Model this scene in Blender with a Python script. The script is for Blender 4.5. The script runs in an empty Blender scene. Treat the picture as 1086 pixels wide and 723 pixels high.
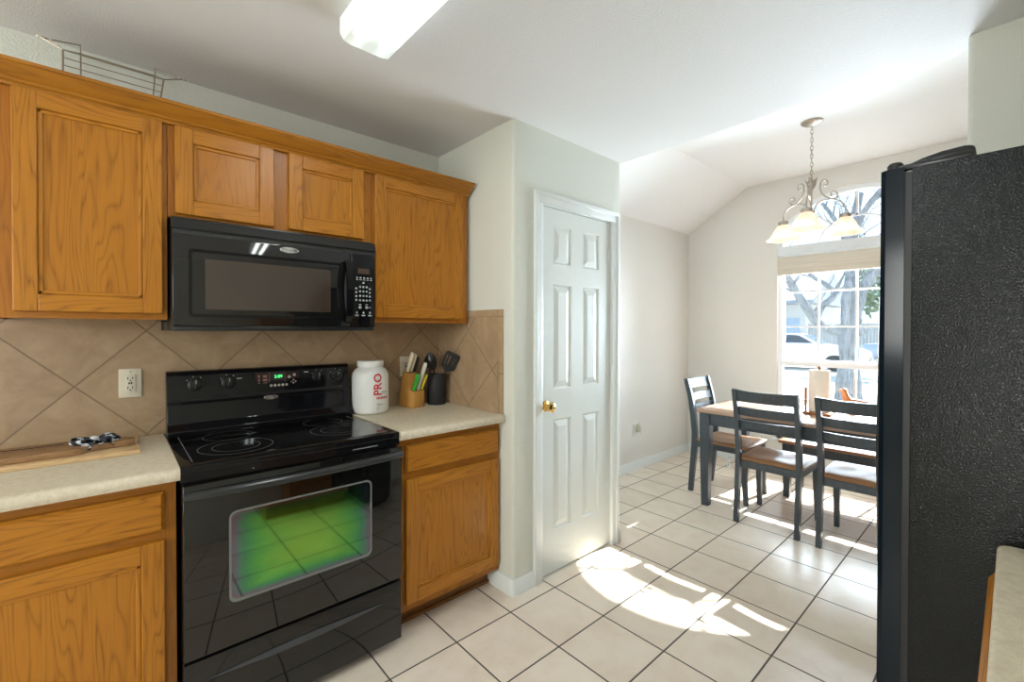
import bpy, bmesh, math, random
from mathutils import Vector, Matrix
random.seed(7)
S = bpy.context.scene
COL = S.collection
PI = math.pi

# ------------------------------------------------------------------ camera
yaw, pitch, roll, FPX, CY = .8433, -.0097, .0016, 474.33, 354.23
F = Vector((math.cos(yaw)*math.cos(pitch), math.sin(yaw)*math.cos(pitch), math.sin(pitch)))
r0 = Vector((math.sin(yaw), -math.cos(yaw), 0)); u0 = r0.cross(F)
R = r0*math.cos(roll) + u0*math.sin(roll); U = u0*math.cos(roll) - r0*math.sin(roll)
cam = bpy.data.cameras.new('camera'); co = bpy.data.objects.new('camera', cam); COL.objects.link(co)
m = Matrix((R, U, -F)).transposed().to_4x4(); m.translation = (0, 0, 1.36); co.matrix_world = m
cam.sensor_width = 36; cam.lens = 36*FPX/1086; cam.shift_y = -(361.5-CY)/1086
cam.clip_start = .02; cam.clip_end = 300
S.camera = co

# ------------------------------------------------------------------ light, sky, exposure
S.view_settings.view_transform = 'Standard'; S.view_settings.look = 'None'
S.view_settings.gamma = 1; S.view_settings.use_curve_mapping = False
S.view_settings.exposure = 0.85
W = bpy.data.worlds.new('sky'); S.world = W; W.use_nodes = True
bg = W.node_tree.nodes['Background']
bg.inputs[0].default_value = (.55, .77, 1, 1); bg.inputs[1].default_value = 1.35
sun = bpy.data.lights.new('sun', 'SUN'); sun.energy = 15.5; sun.angle = .0093; sun.color = (1, .985, .96)
so = bpy.data.objects.new('sun', sun); COL.objects.link(so)
so.rotation_euler = Vector((-3.08, .37, -2.62)).to_track_quat('-Z', 'Y').to_euler(); so.location = (20, -2, 15)
def area(name, loc, direction, sx, sy, energy, color):
    l = bpy.data.lights.new(name, 'AREA'); l.shape = 'RECTANGLE'; l.size = sx; l.size_y = sy
    l.energy = energy; l.color = color
    o = bpy.data.objects.new(name, l); COL.objects.link(o); o.location = loc
    o.rotation_euler = Vector(direction).to_track_quat('-Z', 'Z').to_euler()
    return o
# added fill lamps behind the camera, at made-up openings in wall_rear / wall_living
area('rear_fill', (-3.42, .45, 1.65), (1, .10, -.05), 1.05, 1.05, 36, (1, .98, .92))
area('right_fill', (-2.2, -2.9, 1.35), (.25, 1, 0), 1.8, 1.9, 18, (1, .98, .92))
# daylight entering at the dining window
area('dining_window_daylight', (5.02, .93, 1.35), (-1, 0, -.10), 1.15, 2.1, 225, (.77, .88, 1))

# ------------------------------------------------------------------ helpers
class MB:
    """collects shapes into one bmesh; mi = material slot"""
    def __init__(s): s.bm = bmesh.new()
    def _merge(s, t, mi, M=None):
        if M is not None: bmesh.ops.transform(t, matrix=M, verts=t.verts)
        vm = {v: s.bm.verts.new(v.co) for v in t.verts}
        for f in t.faces:
            try: nf = s.bm.faces.new([vm[v] for v in f.verts]); nf.material_index = mi
            except ValueError: pass
        t.free(); return s
    def box(s, a, b, mi=0, bev=0, seg=2, M=None):
        t = bmesh.new(); bmesh.ops.create_cube(t, size=1)
        for v in t.verts:
            v.co = Vector([(a[i]+b[i])/2 + v.co[i]*(b[i]-a[i]) for i in range(3)])
        if bev: bmesh.ops.bevel(t, geom=list(t.edges), offset=bev, segments=seg, profile=.5, affect='EDGES')
        return s._merge(t, mi, M)
    def prism(s, poly, axis, a, b, mi=0, bev=0, seg=2, M=None):
        """poly: list of 2-tuples in the other two axes (x:(y,z) y:(x,z) z:(x,y))"""
        t = bmesh.new()
        def P(p, h): return {0: (h, p[0], p[1]), 1: (p[0], h, p[1]), 2: (p[0], p[1], h)}[axis]
        A = [t.verts.new(P(p, a)) for p in poly]; B = [t.verts.new(P(p, b)) for p in poly]
        t.faces.new(A); t.faces.new(B[::-1]); n = len(poly)
        for i in range(n): t.faces.new((A[i], B[i], B[(i+1) % n], A[(i+1) % n]))
        bmesh.ops.recalc_face_normals(t, faces=t.faces)
        if bev: bmesh.ops.bevel(t, geom=list(t.edges), offset=bev, segments=seg, profile=.5, affect='EDGES')
        return s._merge(t, mi, M)
    def tube(s, pts, r, seg=8, mi=0, closed=False, M=None, flat=None):
        pts = [Vector(p) for p in pts]; n = len(pts)
        rr = r if isinstance(r, (list, tuple)) else [r]*n
        t = bmesh.new(); rings = []; up = None
        for i, p in enumerate(pts):
            d = (pts[(i+1) % n]-pts[i-1]) if closed else (pts[min(i+1, n-1)]-pts[max(i-1, 0)])
            if d.length < 1e-9: d = Vector((0, 0, 1))
            d.normalize()
            if up is None: up = d.orthogonal().normalized()
            up = (up - d*up.dot(d))
            up = up.normalized() if up.length > 1e-6 else d.orthogonal().normalized()
            sd = d.cross(up)
            rings.append([t.verts.new(p + (up*math.cos(2*PI*k/seg) + sd*math.sin(2*PI*k/seg)*(flat or 1))*rr[i]) for k in range(seg)])
        for i in range(n if closed else n-1):
            a, b = rings[i], rings[(i+1) % n]
            for k in range(seg): t.faces.new((a[k], a[(k+1) % seg], b[(k+1) % seg], b[k]))
        if not closed: t.faces.new(rings[0][::-1]); t.faces.new(rings[-1])
        bmesh.ops.recalc_face_normals(t, faces=t.faces)
        return s._merge(t, mi, M)
    def lathe(s, prof, c=(0, 0, 0), seg=24, mi=0, M=None, cap=True):
        t = bmesh.new(); rings = []
        for (r, z) in prof:
            rings.append([t.verts.new((c[0]+max(r, 1e-4)*math.cos(2*PI*k/seg), c[1]+max(r, 1e-4)*math.sin(2*PI*k/seg), c[2]+z)) for k in range(seg)])
        for a, b in zip(rings, rings[1:]):
            for k in range(seg): t.faces.new((a[k], a[(k+1) % seg], b[(k+1) % seg], b[k]))
        if cap: t.faces.new(rings[0][::-1]); t.faces.new(rings[-1])
        bmesh.ops.recalc_face_normals(t, faces=t.faces)
        return s._merge(t, mi, M)
    def rect_sweep(s, path, mi=0, M=None):
        """path: list of (centre, half_u vector, half_v vector)"""
        t = bmesh.new(); rings = []
        for c, hu, hv in path:
            c, hu, hv = Vector(c), Vector(hu), Vector(hv)
            rings.append([t.verts.new(c+hu+hv), t.verts.new(c-hu+hv), t.verts.new(c-hu-hv), t.verts.new(c+hu-hv)])
        for a, b in zip(rings, rings[1:]):
            for k in range(4): t.faces.new((a[k], a[(k+1) % 4], b[(k+1) % 4], b[k]))
        t.faces.new(rings[0][::-1]); t.faces.new(rings[-1])
        bmesh.ops.recalc_face_normals(t, faces=t.faces)
        return s._merge(t, mi, M)
    def grid(s, fn, nu, nv, mi=0):
        t = bmesh.new(); V = [[t.verts.new(fn(i/nu, j/nv)) for j in range(nv+1)] for i in range(nu+1)]
        for i in range(nu):
            for j in range(nv): t.faces.new((V[i][j], V[i+1][j], V[i+1][j+1], V[i][j+1]))
        return s._merge(t, mi)
    def ball(s, c, r, mi=0, M=None, seg=14):
        t = bmesh.new(); bmesh.ops.create_uvsphere(t, u_segments=seg, v_segments=seg*2//3, radius=1)
        r = r if isinstance(r, (list, tuple)) else (r, r, r)
        for v in t.verts: v.co = Vector((c[0]+v.co.x*r[0], c[1]+v.co.y*r[1], c[2]+v.co.z*r[2]))
        return s._merge(t, mi, M)
    def text(s, body, size, fn, mi=0, bold=0.0, ax='CENTER', cuts=0):
        cu = bpy.data.curves.new('lettering', 'FONT'); cu.body = body; cu.size = size
        cu.align_x = ax; cu.align_y = 'CENTER'; cu.resolution_u = 2; cu.offset = bold
        o = bpy.data.objects.new('lettering', cu); COL.objects.link(o)
        bpy.context.view_layer.update()
        me = bpy.data.meshes.new_from_object(o.evaluated_get(bpy.context.evaluated_depsgraph_get()))
        t = bmesh.new(); t.from_mesh(me); bmesh.ops.triangulate(t, faces=t.faces)
        bmesh.ops.subdivide_edges(t, edges=t.edges, cuts=cuts, use_grid_fill=True) if cuts else None
        for v in t.verts: v.co = Vector(fn(v.co.x, v.co.y))
        bpy.data.objects.remove(o); bpy.data.meshes.remove(me); bpy.data.curves.remove(cu)
        return s._merge(t, mi)

def obj(name, mb, mats, parent=None, smooth=35, base=None, recalc=False):
    """link the collected shapes as ONE mesh object; shapes are authored in the thing's frame or, when base is given, in world space"""
    if not isinstance(mats, (list, tuple)): mats = [mats]
    if recalc: bmesh.ops.recalc_face_normals(mb.bm, faces=mb.bm.faces)
    me = bpy.data.meshes.new(name)
    off = None
    if parent is not None and base is None:
        p = parent
        while p.parent: p = p.parent
        if p.get('world_authored'): off = Vector(p.location)
    elif base is not None: off = Vector(base)
    if off is not None: bmesh.ops.translate(mb.bm, verts=mb.bm.verts, vec=-off)
    mb.bm.to_mesh(me); mb.bm.free()
    for q in mats: me.materials.append(q)
    if smooth:
        me.shade_smooth(); me.set_sharp_from_angle(angle=math.radians(smooth))
    o = bpy.data.objects.new(name, me); COL.objects.link(o)
    if parent is not None: o.parent = parent
    elif base is not None: o.location = base
    return o
def tag(o, label, cat, group=None):
    o['label'] = label; o['category'] = cat
    if group: o['group'] = group
    return o
def thing(name, label, cat, loc, group=None, world=True, rz=0):
    o = bpy.data.objects.new(name, None); COL.objects.link(o); o.location = loc; o.rotation_euler = (0, 0, rz)
    o.empty_display_size = .1
    tag(o, label, cat, group)
    if world: o['world_authored'] = 1
    return o
def struct(name, mb, mats, parent=None, smooth=35):
    o = obj(name, mb, mats, parent, smooth)
    if parent is None: o['kind'] = 'structure'
    return o
def dup(root, loc, rz=None, label=None):
    r = root.copy(); COL.objects.link(r); r.location = loc
    if rz is not None: r.rotation_euler = (0, 0, rz)
    if label: r['label'] = label
    for ch in list(root.children):
        c = ch.copy(); COL.objects.link(c); c.parent = r
        for g in list(ch.children):
            d = g.copy(); COL.objects.link(d); d.parent = c
    return r

# ------------------------------------------------------------------ materials
class NT:
    def __init__(s, name):
        s.m = bpy.data.materials.new(name); s.m.use_nodes = True
        s.t = s.m.node_tree; s.b = s.t.nodes['Principled BSDF']; s.out = s.t.nodes['Material Output']
    def n(s, typ, **kw):
        nd = s.t.nodes.new('ShaderNode'+typ)
        for k, v in kw.items():
            if k.startswith('i_'):
                key = k[2:]; key = int(key) if key.isdigit() else key.replace('_', ' ')
                if isinstance(v, bpy.types.NodeSocket): s.t.links.new(v, nd.inputs[key])
                else: nd.inputs[key].default_value = v
            else: setattr(nd, k, v)
        return nd
    def math(s, op, a, b=None, c=None):
        nd = s.t.nodes.new('ShaderNodeMath'); nd.operation = op
        for i, v in enumerate((a, b, c)):
            if v is None: continue
            if isinstance(v, bpy.types.NodeSocket): s.t.links.new(v, nd.inputs[i])
            else: nd.inputs[i].default_value = v
        return nd.outputs[0]
    def coord(s, kind='Object', scale=(1, 1, 1), rot=(0, 0, 0)):
        if kind == 'World': src = s.n('NewGeometry').outputs['Position']
        else: src = s.n('TexCoord').outputs[kind]
        mp = s.n('Mapping', i_Vector=src, i_Scale=scale, i_Rotation=rot)
        return mp.outputs[0]
    def ramp(s, fac, stops, interp='LINEAR'):
        nd = s.n('ValToRGB', i_Fac=fac); cr = nd.color_ramp; cr.interpolation = interp
        while len(cr.elements) < len(stops): cr.elements.new(.5)
        for e, (p, c) in zip(cr.elements, stops): e.position = p; e.color = (*c, 1) if len(c) == 3 else c
        return nd.outputs[0]
    def noise(s, vec, scale=5, detail=3, rough=.5, dist=0):
        return s.n('TexNoise', i_Vector=vec, i_Scale=scale, i_Detail=detail, i_Roughness=rough, i_Distortion=dist).outputs['Fac']
    def mix(s, fac, a, b, mode='MIX'):
        nd = s.n('Mix', data_type='RGBA', blend_type=mode)
        for idx, v in ((0, fac), (6, a), (7, b)):
            if isinstance(v, bpy.types.NodeSocket): s.t.links.new(v, nd.inputs[idx])
            else: nd.inputs[idx].default_value = v if idx == 0 else ((*v, 1) if len(v) == 3 else v)
        return nd.outputs[2]
    def bump(s, h, strength=.3, dist=.01):
        nd = s.n('Bump', i_Height=h, i_Strength=strength, i_Distance=dist)
        s.t.links.new(nd.outputs[0], s.b.inputs['Normal']); return nd
    def set(s, **kw):
        for k, v in kw.items():
            inp = s.b.inputs[k.replace('_', ' ')]
            if isinstance(v, bpy.types.NodeSocket): s.t.links.new(v, inp)
            else: inp.default_value = (*v, 1) if isinstance(v, tuple) and len(v) == 3 and inp.type == 'RGBA' else v
        return s
def plain(name, col, rough=.5, metal=0, var=.06, vscale=30, bump=0, bscale=200, spec=.5, coat=0):
    q = NT(name); v = q.coord()
    nz = q.noise(v, vscale, 3)
    c = q.mix(nz, tuple(x*(1-var) for x in col), tuple(min(1, x*(1+var)) for x in col))
    q.set(Base_Color=c, Roughness=rough, Metallic=metal)
    q.b.inputs['Specular IOR Level'].default_value = spec
    q.b.inputs['Coat Weight'].default_value = coat
    if bump: q.bump(q.noise(v, bscale, 2), bump, .002)
    return q.m
def wall_paint(name, col, bscale=130, st=.30):
    q = NT(name); v = q.coord('World')
    c = q.mix(q.noise(v, 2.5, 2), tuple(x*.985 for x in col), col)
    h = q.noise(v, bscale, 3, .55)
    hh = q.ramp(h, [(.38, (0, 0, 0)), (.62, (1, 1, 1))])
    q.set(Base_Color=c, Roughness=.62); q.b.inputs['Specular IOR Level'].default_value = .3
    q.bump(hh, st, .004); return q.m
def tile_nodes(q, a, b, pitch, g):
    """a,b: sockets already offset; returns (mask of grout 0/1 socket, random per tile)"""
    u = q.math('DIVIDE', a, pitch); w = q.math('DIVIDE', b, pitch)
    out = []
    for x in (u, w):
        fr = q.math('FRACT', x); e = q.math('MINIMUM', fr, q.math('SUBTRACT', 1.0, fr)); out.append(e)
    e = q.math('MINIMUM', out[0], out[1])
    k = q.n('MapRange', i_0=e, i_1=g*.65, i_2=g*1.15, i_3=0.0, i_4=1.0).outputs[0]     # 1 = tile, 0 = grout
    cell = q.n('CombineXYZ', i_0=q.math('FLOOR', u), i_1=q.math('FLOOR', w))
    rnd = q.n('TexWhiteNoise', i_Vector=cell.outputs[0], noise_dimensions='3D').outputs['Value']
    return k, rnd
def floor_tile():
    q = NT('floor_tile'); pos = q.n('NewGeometry').outputs['Position']; sp = q.n('SeparateXYZ', i_0=pos)
    a = q.math('ADD', sp.outputs[0], -.7948+.31294*20); b = q.math('ADD', sp.outputs[1], -1.6026+.31294*20)
    k, rnd = tile_nodes(q, a, b, .31294, .0125)
    off = q.n('VectorMath', operation='SCALE', i_0=q.n('CombineXYZ', i_0=rnd, i_1=rnd, i_2=0).outputs[0], i_Scale=7.0)
    v = q.n('VectorMath', operation='ADD', i_0=pos, i_1=off.outputs[0]).outputs[0]
    nz = q.noise(v, 5.5, 5, .6, .8); nf = q.noise(v, 38, 3, .6)
    c = q.ramp(nz, [(.30, (.70, .575, .45)), (.5, (.78, .665, .54)), (.72, (.83, .735, .62))])
    c = q.mix(q.math('MULTIPLY', nf, .35), c, (.85, .78, .68))
    c = q.mix(q.math('MULTIPLY', rnd, .22), c, (.52, .42, .32))
    c = q.mix(k, (.085, .072, .062), c)
    q.set(Base_Color=c, Roughness=q.n('MapRange', i_0=k, i_3=.85, i_4=.30).outputs[0])
    q.b.inputs['Specular IOR Level'].default_value = .45
    h = q.math('ADD', q.math('MULTIPLY', k, 1.0), q.math('MULTIPLY', nz, .12))
    q.bump(h, .35, .003); return q.m
def splash_tile(name, comp, a0, z0, diag=True, pitch=.3026, g=.010):
    q = NT(name); pos = q.n('NewGeometry').outputs['Position']; sp = q.n('SeparateXYZ', i_0=pos)
    s_ = q.math('ADD', sp.outputs[comp], -a0); z = q.math('ADD', sp.outputs[2], -z0)
    if diag:
        a = q.math('ADD', q.math('MULTIPLY', q.math('ADD', s_, z), .7071), pitch*20)
        b = q.math('ADD', q.math('MULTIPLY', q.math('SUBTRACT', s_, z), .7071), pitch*20)
    else:
        a = q.math('ADD', s_, pitch*20); b = q.math('ADD', z, pitch*20)
    k, rnd = tile_nodes(q, a, b, pitch, g)
    off = q.n('VectorMath', operation='SCALE', i_0=q.n('CombineXYZ', i_0=rnd, i_1=rnd, i_2=rnd).outputs[0], i_Scale=5.0)
    v = q.n('VectorMath', operation='ADD', i_0=pos, i_1=off.outputs[0]).outputs[0]
    nz = q.noise(v, 7, 5, .65, 1.0); nf = q.noise(v, 60, 3, .6)
    c = q.ramp(nz, [(.28, (.31, .195, .105)), (.5, (.39, .262, .150)), (.75, (.47, .34, .21))])
    c = q.mix(q.math('MULTIPLY', nf, .3), c, (.52, .40, .27))
    c = q.mix(k, (.25, .175, .11), c)
    q.set(Base_Color=c, Roughness=q.n('MapRange', i_0=k, i_3=.8, i_4=.38).outputs[0])
    q.bump(q.math('ADD', k, q.math('MULTIPLY', nz, .25)), .3, .003); return q.m
def oak(name, axis, light=(.50, .205, .019), mid=(.39, .142, .011), dark=(.15, .046, .005), rough=.34, k=1.0, line=.8):
    """honey oak, grain running along one axis of the object"""
    q = NT(name)
    a = [9.0*k]*3; a[axis] = .9*k
    v = q.coord('Object', tuple(a))
    base = q.noise(v, 1.25, 2, .45, .25)
    fr = q.math('FRACT', q.math('MULTIPLY', base, 17.0))
    rings = q.math('POWER', q.math('ABSOLUTE', q.math('SUBTRACT', q.math('MULTIPLY', fr, 2.0), 1.0)), 3.5)
    p = [240.0]*3; p[axis] = 7.0
    pore = q.noise(q.coord('Object', tuple(p)), 1.0, 2, .6)
    pore = q.ramp(pore, [(.50, (0, 0, 0)), (.68, (1, 1, 1))])
    br = [5.0]*3; br[axis] = 1.0
    broad = q.noise(q.coord('Object', tuple(br)), 1.0, 2)
    c = q.mix(broad, mid, light)
    f = q.math('MULTIPLY', rings, q.math('MULTIPLY', q.math('ADD', q.math('MULTIPLY', pore, .45), .55), line))
    c = q.mix(f, c, dark)
    c = q.mix(q.math('MULTIPLY', pore, .16), c, dark)
    q.set(Base_Color=c, Roughness=rough); q.b.inputs['Coat Weight'].default_value = .08; q.b.inputs['Specular IOR Level'].default_value = .32
    q.b.inputs['Coat Roughness'].default_value = .22
    q.bump(q.math('SUBTRACT', 1.0, f), .06, .001); return q.m
def glossy_black(name, col=(.006, .006, .007), rough=.06, spec=.5, bump=0, bscale=150):
    q = NT(name); v = q.coord()
    q.set(Base_Color=q.mix(q.noise(v, 12, 2), col, tuple(x*1.25 for x in col)), Roughness=rough)
    q.b.inputs['Specular IOR Level'].default_value = spec
    if bump:
        q.bump(q.noise(v, bscale, 1.0, .5), bump, .0013)
    return q.m
def emit(name, col, st):
    q = NT(name); e = q.n('Emission', i_Color=(*col, 1), i_Strength=st)
    q.t.links.new(e.outputs[0], q.out.inputs[0]); return q.m
def window_glass(name):
    q = NT(name)
    tr = q.n('BsdfTransparent', i_Color=(.97, .985, .98, 1)); gl = q.n('BsdfGlossy', i_Color=(1, 1, 1, 1), i_Roughness=.01)
    fr = q.n('Fresnel', i_IOR=1.45)
    mx = q.n('MixShader', i_0=fr.outputs[0], i_1=tr.outputs[0], i_2=gl.outputs[0])
    q.t.links.new(mx.outputs[0], q.out.inputs[0]); return q.m

M = {}
M['wall'] = wall_paint('wall_paint', (.70, .71, .635))
M['wall_dining'] = wall_paint('dining_wall_paint', (.765, .745, .70))
M['ceiling'] = wall_paint('ceiling_paint', (.77, .775, .775), 170, .24)
M['vault'] = wall_paint('vault_paint', (.81, .805, .795), 170, .08)
M['white'] = plain('white_enamel_trim', (.77, .80, .78), .33, var=.02)
M['door_white'] = plain('white_door_paint', (.72, .75, .715), .36, var=.02)
M['vinyl'] = plain('white_vinyl_frame', (.80, .82, .84), .4, var=.02)
M['floor'] = floor_tile()
M['splash'] = splash_tile('backsplash_tile', 0, -.113, 1.14)
M['splash_side'] = splash_tile('backsplash_tile_side', 1, 2.065, .932)
M['splash_edge'] = splash_tile('backsplash_edge_tile', 1, 1.806, 1.43, False, .30, .008)
M['oak_x'] = oak('oak_grain_x', 0); M['oak_y'] = oak('oak_grain_y', 1); M['oak_z'] = oak('oak_grain_z', 2)
M['oak_panel'] = oak('oak_panel', 2, light=(.47, .19, .017), k=.95, line=.7)
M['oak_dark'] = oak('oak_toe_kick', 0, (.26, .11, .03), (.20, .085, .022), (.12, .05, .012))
M['oak_in'] = oak('oak_frame', 2, (.43, .165, .014), (.35, .122, .010), (.18, .065, .012))
M['counter'] = None
def laminate():
    q = NT('speckled_laminate'); v = q.coord('World')
    a = q.noise(v, 60, 4, .7); b = q.noise(v, 260, 2, .7)
    c = q.ramp(a, [(.35, (.58, .495, .36)), (.6, (.68, .605, .46))])
    c = q.mix(q.ramp(b, [(.55, (0, 0, 0)), (.75, (.5, .5, .5))]), c, (.46, .38, .28))
    q.set(Base_Color=c, Roughness=.36); return q.m
M['counter'] = laminate()
M['black'] = glossy_black('gloss_black_enamel', spec=.30)
M['black_glass'] = glossy_black('black_glass', (.004, .004, .004), .03, .6)
M['black_sat'] = glossy_black('satin_black_plastic', (.010, .0105, .011), .28, .5)
M['pebble'] = glossy_black('pebbled_black_panel', (.0080, .0100, .0105), .14, .27, 1.0, 320)
M['grey_line'] = plain('grey_print', (.24, .24, .24), .4)
M['white_print'] = plain('pale_print', (.55, .57, .57), .5)
M['silver'] = plain('silver_badge', (.72, .73, .73), .22, .85, .02)
M['brass'] = plain('polished_brass', (.80, .56, .20), .14, 1, .03)
M['nickel'] = plain('brushed_antique_nickel', (.44, .39, .33), .32, .9, .08)
M['steel'] = plain('wire_steel', (.34, .28, .21), .3, .9, .1)
M['cream_tip'] = plain('cream_plastic_tip', (.78, .72, .60), .45)
M['almond'] = plain('almond_plastic', (.72, .66, .52), .4, var=.02)
M['white_plastic'] = plain('white_plastic', (.80, .80, .77), .32, var=.02)
M['slot'] = plain('dark_slot', (.02, .02, .02), .6)
M['gasket'] = plain('rubber_gasket', (.02, .021, .023), .5)
M['glass'] = window_glass('clear_window_glass')

# ------------------------------------------------------------------ setting: shell
YW, XS, YP, XP, ZC = 2.39, 1.515, 1.69, 2.44, 2.43         # cabinet wall, short wall, pantry wall, pantry end, ceiling
YD, XB, ZV = 2.45, 4.85, 2.82                              # dining left wall, window wall, vault height
XR, YR, YK = -3.5, -3.0, -.62                              # wall behind, far right wall, kitchen right wall
b = MB(); b.box((XR-.1, YR-.1, -.12), (XB+.14, YD+.12, 0)); struct('floor', b, M['floor'])
b = MB(); b.box((XR-.1, YR-.1, ZC), (XP, YD+.1, ZC+.12)); struct('ceiling', b, M['ceiling'])
b = MB()                                                    # dining vault: slope up from the left wall, then flat; plus the step down to the kitchen ceiling
b.prism([(YD+.1, ZC-.04), (YD+.1, ZC+.12), (1.80, ZV+.12), (-1.4, ZV+.12), (-1.4, ZV), (1.825, ZV), (YD, ZC+.005)], 0, XP, XB+.12)
b.box((XP-.1, -1.4, ZC+.005), (XP, YD, ZV+.1))
struct('ceiling_vault', b, M['vault'], smooth=20)
b = MB(); b.box((XR, YW, 0), (XS, YW+.1, ZC)); struct('wall_left', b, M['wall'])
def bull(bm, x, y, z0, z1, r=.02, q=(1, -1)): pass
b = MB()                                                    # pantry block with rounded corners
def rounded(poly_r, n=5):
    out = []
    k = len(poly_r)
    for i, (x, y, r) in enumerate(poly_r):
        p = Vector((x, y)); a = Vector(poly_r[i-1][:2]); c = Vector(poly_r[(i+1) % k][:2])
        if not r: out.append((x, y)); continue
        d1 = (a-p).normalized(); d2 = (c-p).normalized(); cen = p + d1*r + d2*r
        for j in range(n+1):
            t = j/n*PI/2
            out.append(tuple(cen - d2*r*math.cos(t) - d1*r*math.sin(t)) if True else None)
    return out
poly = rounded([(XS, YW+.1, 0), (XS, YP, .022), (1.70, YP, 0), (1.70, YP+.12, 0), (1.63, YP+.12, 0), (1.63, YW+.1, 0)])
b.prism(poly, 2, 0, ZC)
b.prism(rounded([(2.36, YP, 0), (XP, YP, .022), (XP, YD+.1, 0), (2.36, YD+.1, 0)][::1]), 2, 0, ZC)
b.box((1.70, YP, 2.045), (2.36, YP+.12, ZC))
struct('wall_pantry', b, M['wall'], smooth=50)
b = MB(); b.box((XP, YD, 0), (XB+.1, YD+.1, 2.6)); struct('wall_dining_left', b, M['wall_dining'])
b = MB(); b.box((XP, -1.5, 0), (XB+.1, -1.4, 2.9)); struct('wall_dining_right', b, M['wall_dining'])
# window wall with an arched opening
WY0, WY1, WC, WH, ZS, ZSILL, RISE = .315, 1.545, .93, .615, 2.17, .30, .47
b = MB()
b.box((XB, WY1, 0), (XB+.09, YD+.1, 2.9)); b.box((XB, -1.5, 0), (XB+.09, WY0, 2.9)); b.box((XB, WY0, 0), (XB+.09, WY1, ZSILL))
def arch(t, hw=WH, rise=RISE, zs=ZS): return (WC + hw*math.cos(t), zs + rise*math.sin(t))
NA = 36
for i in range(NA):
    p, q_ = arch(PI*i/NA), arch(PI*(i+1)/NA)
    b.prism([p, (p[0], 2.9), (q_[0], 2.9), q_], 0, XB, XB+.09)
struct('wall_back', b, M['wall_dining'], smooth=0)
b = MB(); b.box((2.325, -1.5, 0), (XP, .10, ZC)); 
struct('wall_stub', b, M['wall'])
b = MB(); b.lathe([(.02, 0), (.02, ZC)], (2.345, .10, 0), 16); b.lathe([(.02, 0), (.02, ZC)], (XP-.02, .10, 0), 16)
b.box((2.345, .09, 0), (XP-.02, .12, ZC)); struct('trim_1', b, M['wall'])
b = MB(); b.box((-1.0, YK-.1, 0), (2.33, YK, ZC)); struct('wall_right', b, M['wall'])
b = MB()                                                    # wall behind the camera, with an opening added for the rear fill lamp
b.box((XR-.1, YR, 0), (XR, -.1, ZC)); b.box((XR-.1, 1.0, 0), (XR, YW+.1, ZC)); b.box((XR-.1, -.1, 0), (XR, 1.0, 1.1)); b.box((XR-.1, -.1, 2.2), (XR, 1.0, ZC))
struct('wall_rear', b, M['wall'])
b = MB(); b.box((XR, YR-.1, 0), (-3.15, YR, ZC)); b.box((-1.25, YR-.1, 0), (-1.0, YR, ZC)); b.box((-3.15, YR-.1, 0), (-1.25, YR, .35)); b.box((-3.15, YR-.1, 2.35), (-1.25, YR, ZC))  # opening added for the right-hand fill lamp
b.box((-1.0, YR-.1, 0), (-.9, YK-.1, ZC))
struct('wall_living', b, M['wall'])
def base_board(bm, a, b_, out, h=.085):
    """a,b_: (x,y) ends on the wall face; out: unit normal into the room"""
    a, b_, o = Vector(a), Vector(b_), Vector(out)
    prof = [(0, 0), (.014, 0), (.014, h*.72), (.009, h*.86), (.006, h), (0, h)]
    t = bmesh.new()
    A = [t.verts.new((a.x+o.x*p, a.y+o.y*p, z)) for p, z in prof]; B = [t.verts.new((b_.x+o.x*p, b_.y+o.y*p, z)) for p, z in prof]
    t.faces.new(A); t.faces.new(B[::-1])
    for i in range(len(prof)): t.faces.new((A[i], B[i], B[(i+1) % len(prof)], A[(i+1) % len(prof)]))
    bmesh.ops.recalc_face_normals(t, faces=t.faces); bm._merge(t, 0)
def board_path(bm, pts, h=.085):
    """pts: list of (x, y, nx, ny) along the wall face with the normal into the room"""
    prof = [(0, 0), (.014, 0), (.014, h*.72), (.009, h*.86), (.006, h), (0, h)]
    t = bmesh.new(); rings = [[t.verts.new((x+nx*p, y+ny*p, z)) for p, z in prof] for x, y, nx, ny in pts]
    for A, B in zip(rings, rings[1:]):
        for i in range(6): t.faces.new((A[i], A[(i+1) % 6], B[(i+1) % 6], B[i]))
    t.faces.new(rings[0][::-1]); t.faces.new(rings[-1]); bmesh.ops.recalc_face_normals(t, faces=t.faces); bm._merge(t, 0)
RB = .022
arcp = [(XS+RB-RB*math.cos(PI/2*i/6), YP+RB-RB*math.sin(PI/2*i/6), -math.cos(PI/2*i/6), -math.sin(PI/2*i/6)) for i in range(7)]
b = MB(); board_path(b, [(XS, 1.88, -1, 0)]+arcp+[(1.655, YP, 0, -1)]); struct('baseboard_pantry', b, M['white'])
arcp = [(XP-RB+RB*math.sin(PI/2*i/6), YP+RB-RB*math.cos(PI/2*i/6), math.sin(PI/2*i/6), -math.cos(PI/2*i/6)) for i in range(7)]
b = MB(); board_path(b, [(2.408, YP, 0, -1)]+arcp+[(XP, YD, 1, 0)]); struct('baseboard_pantry_end', b, M['white'])
b = MB(); base_board(b, (XP, YD), (XB, YD), (0, -1)); struct('baseboard_left', b, M['white'])
b = MB(); base_board(b, (XB, -1.4), (XB, YD), (-1, 0)); struct('baseboard_back', b, M['white'])
# backsplash tile, border strips
b = MB(); b.box((-1.6, YW-.008, .918), (XS-.008, YW, 1.42)); struct('backsplash', b, M['splash'])
b = MB(); b.box((XS-.008, 1.806, .918), (XS, YW-.008, 1.43)); struct('backsplash_side', b, M['splash_side'])
b = MB(); b.box((XS-.009, 1.765, .918), (XS, 1.8055, 1.4675), bev=.002); b.box((XS-.009, 1.806, 1.4305), (XS, YW, 1.4675), bev=.002)
struct('trim_backsplash', b, M['splash_edge'])

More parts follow.
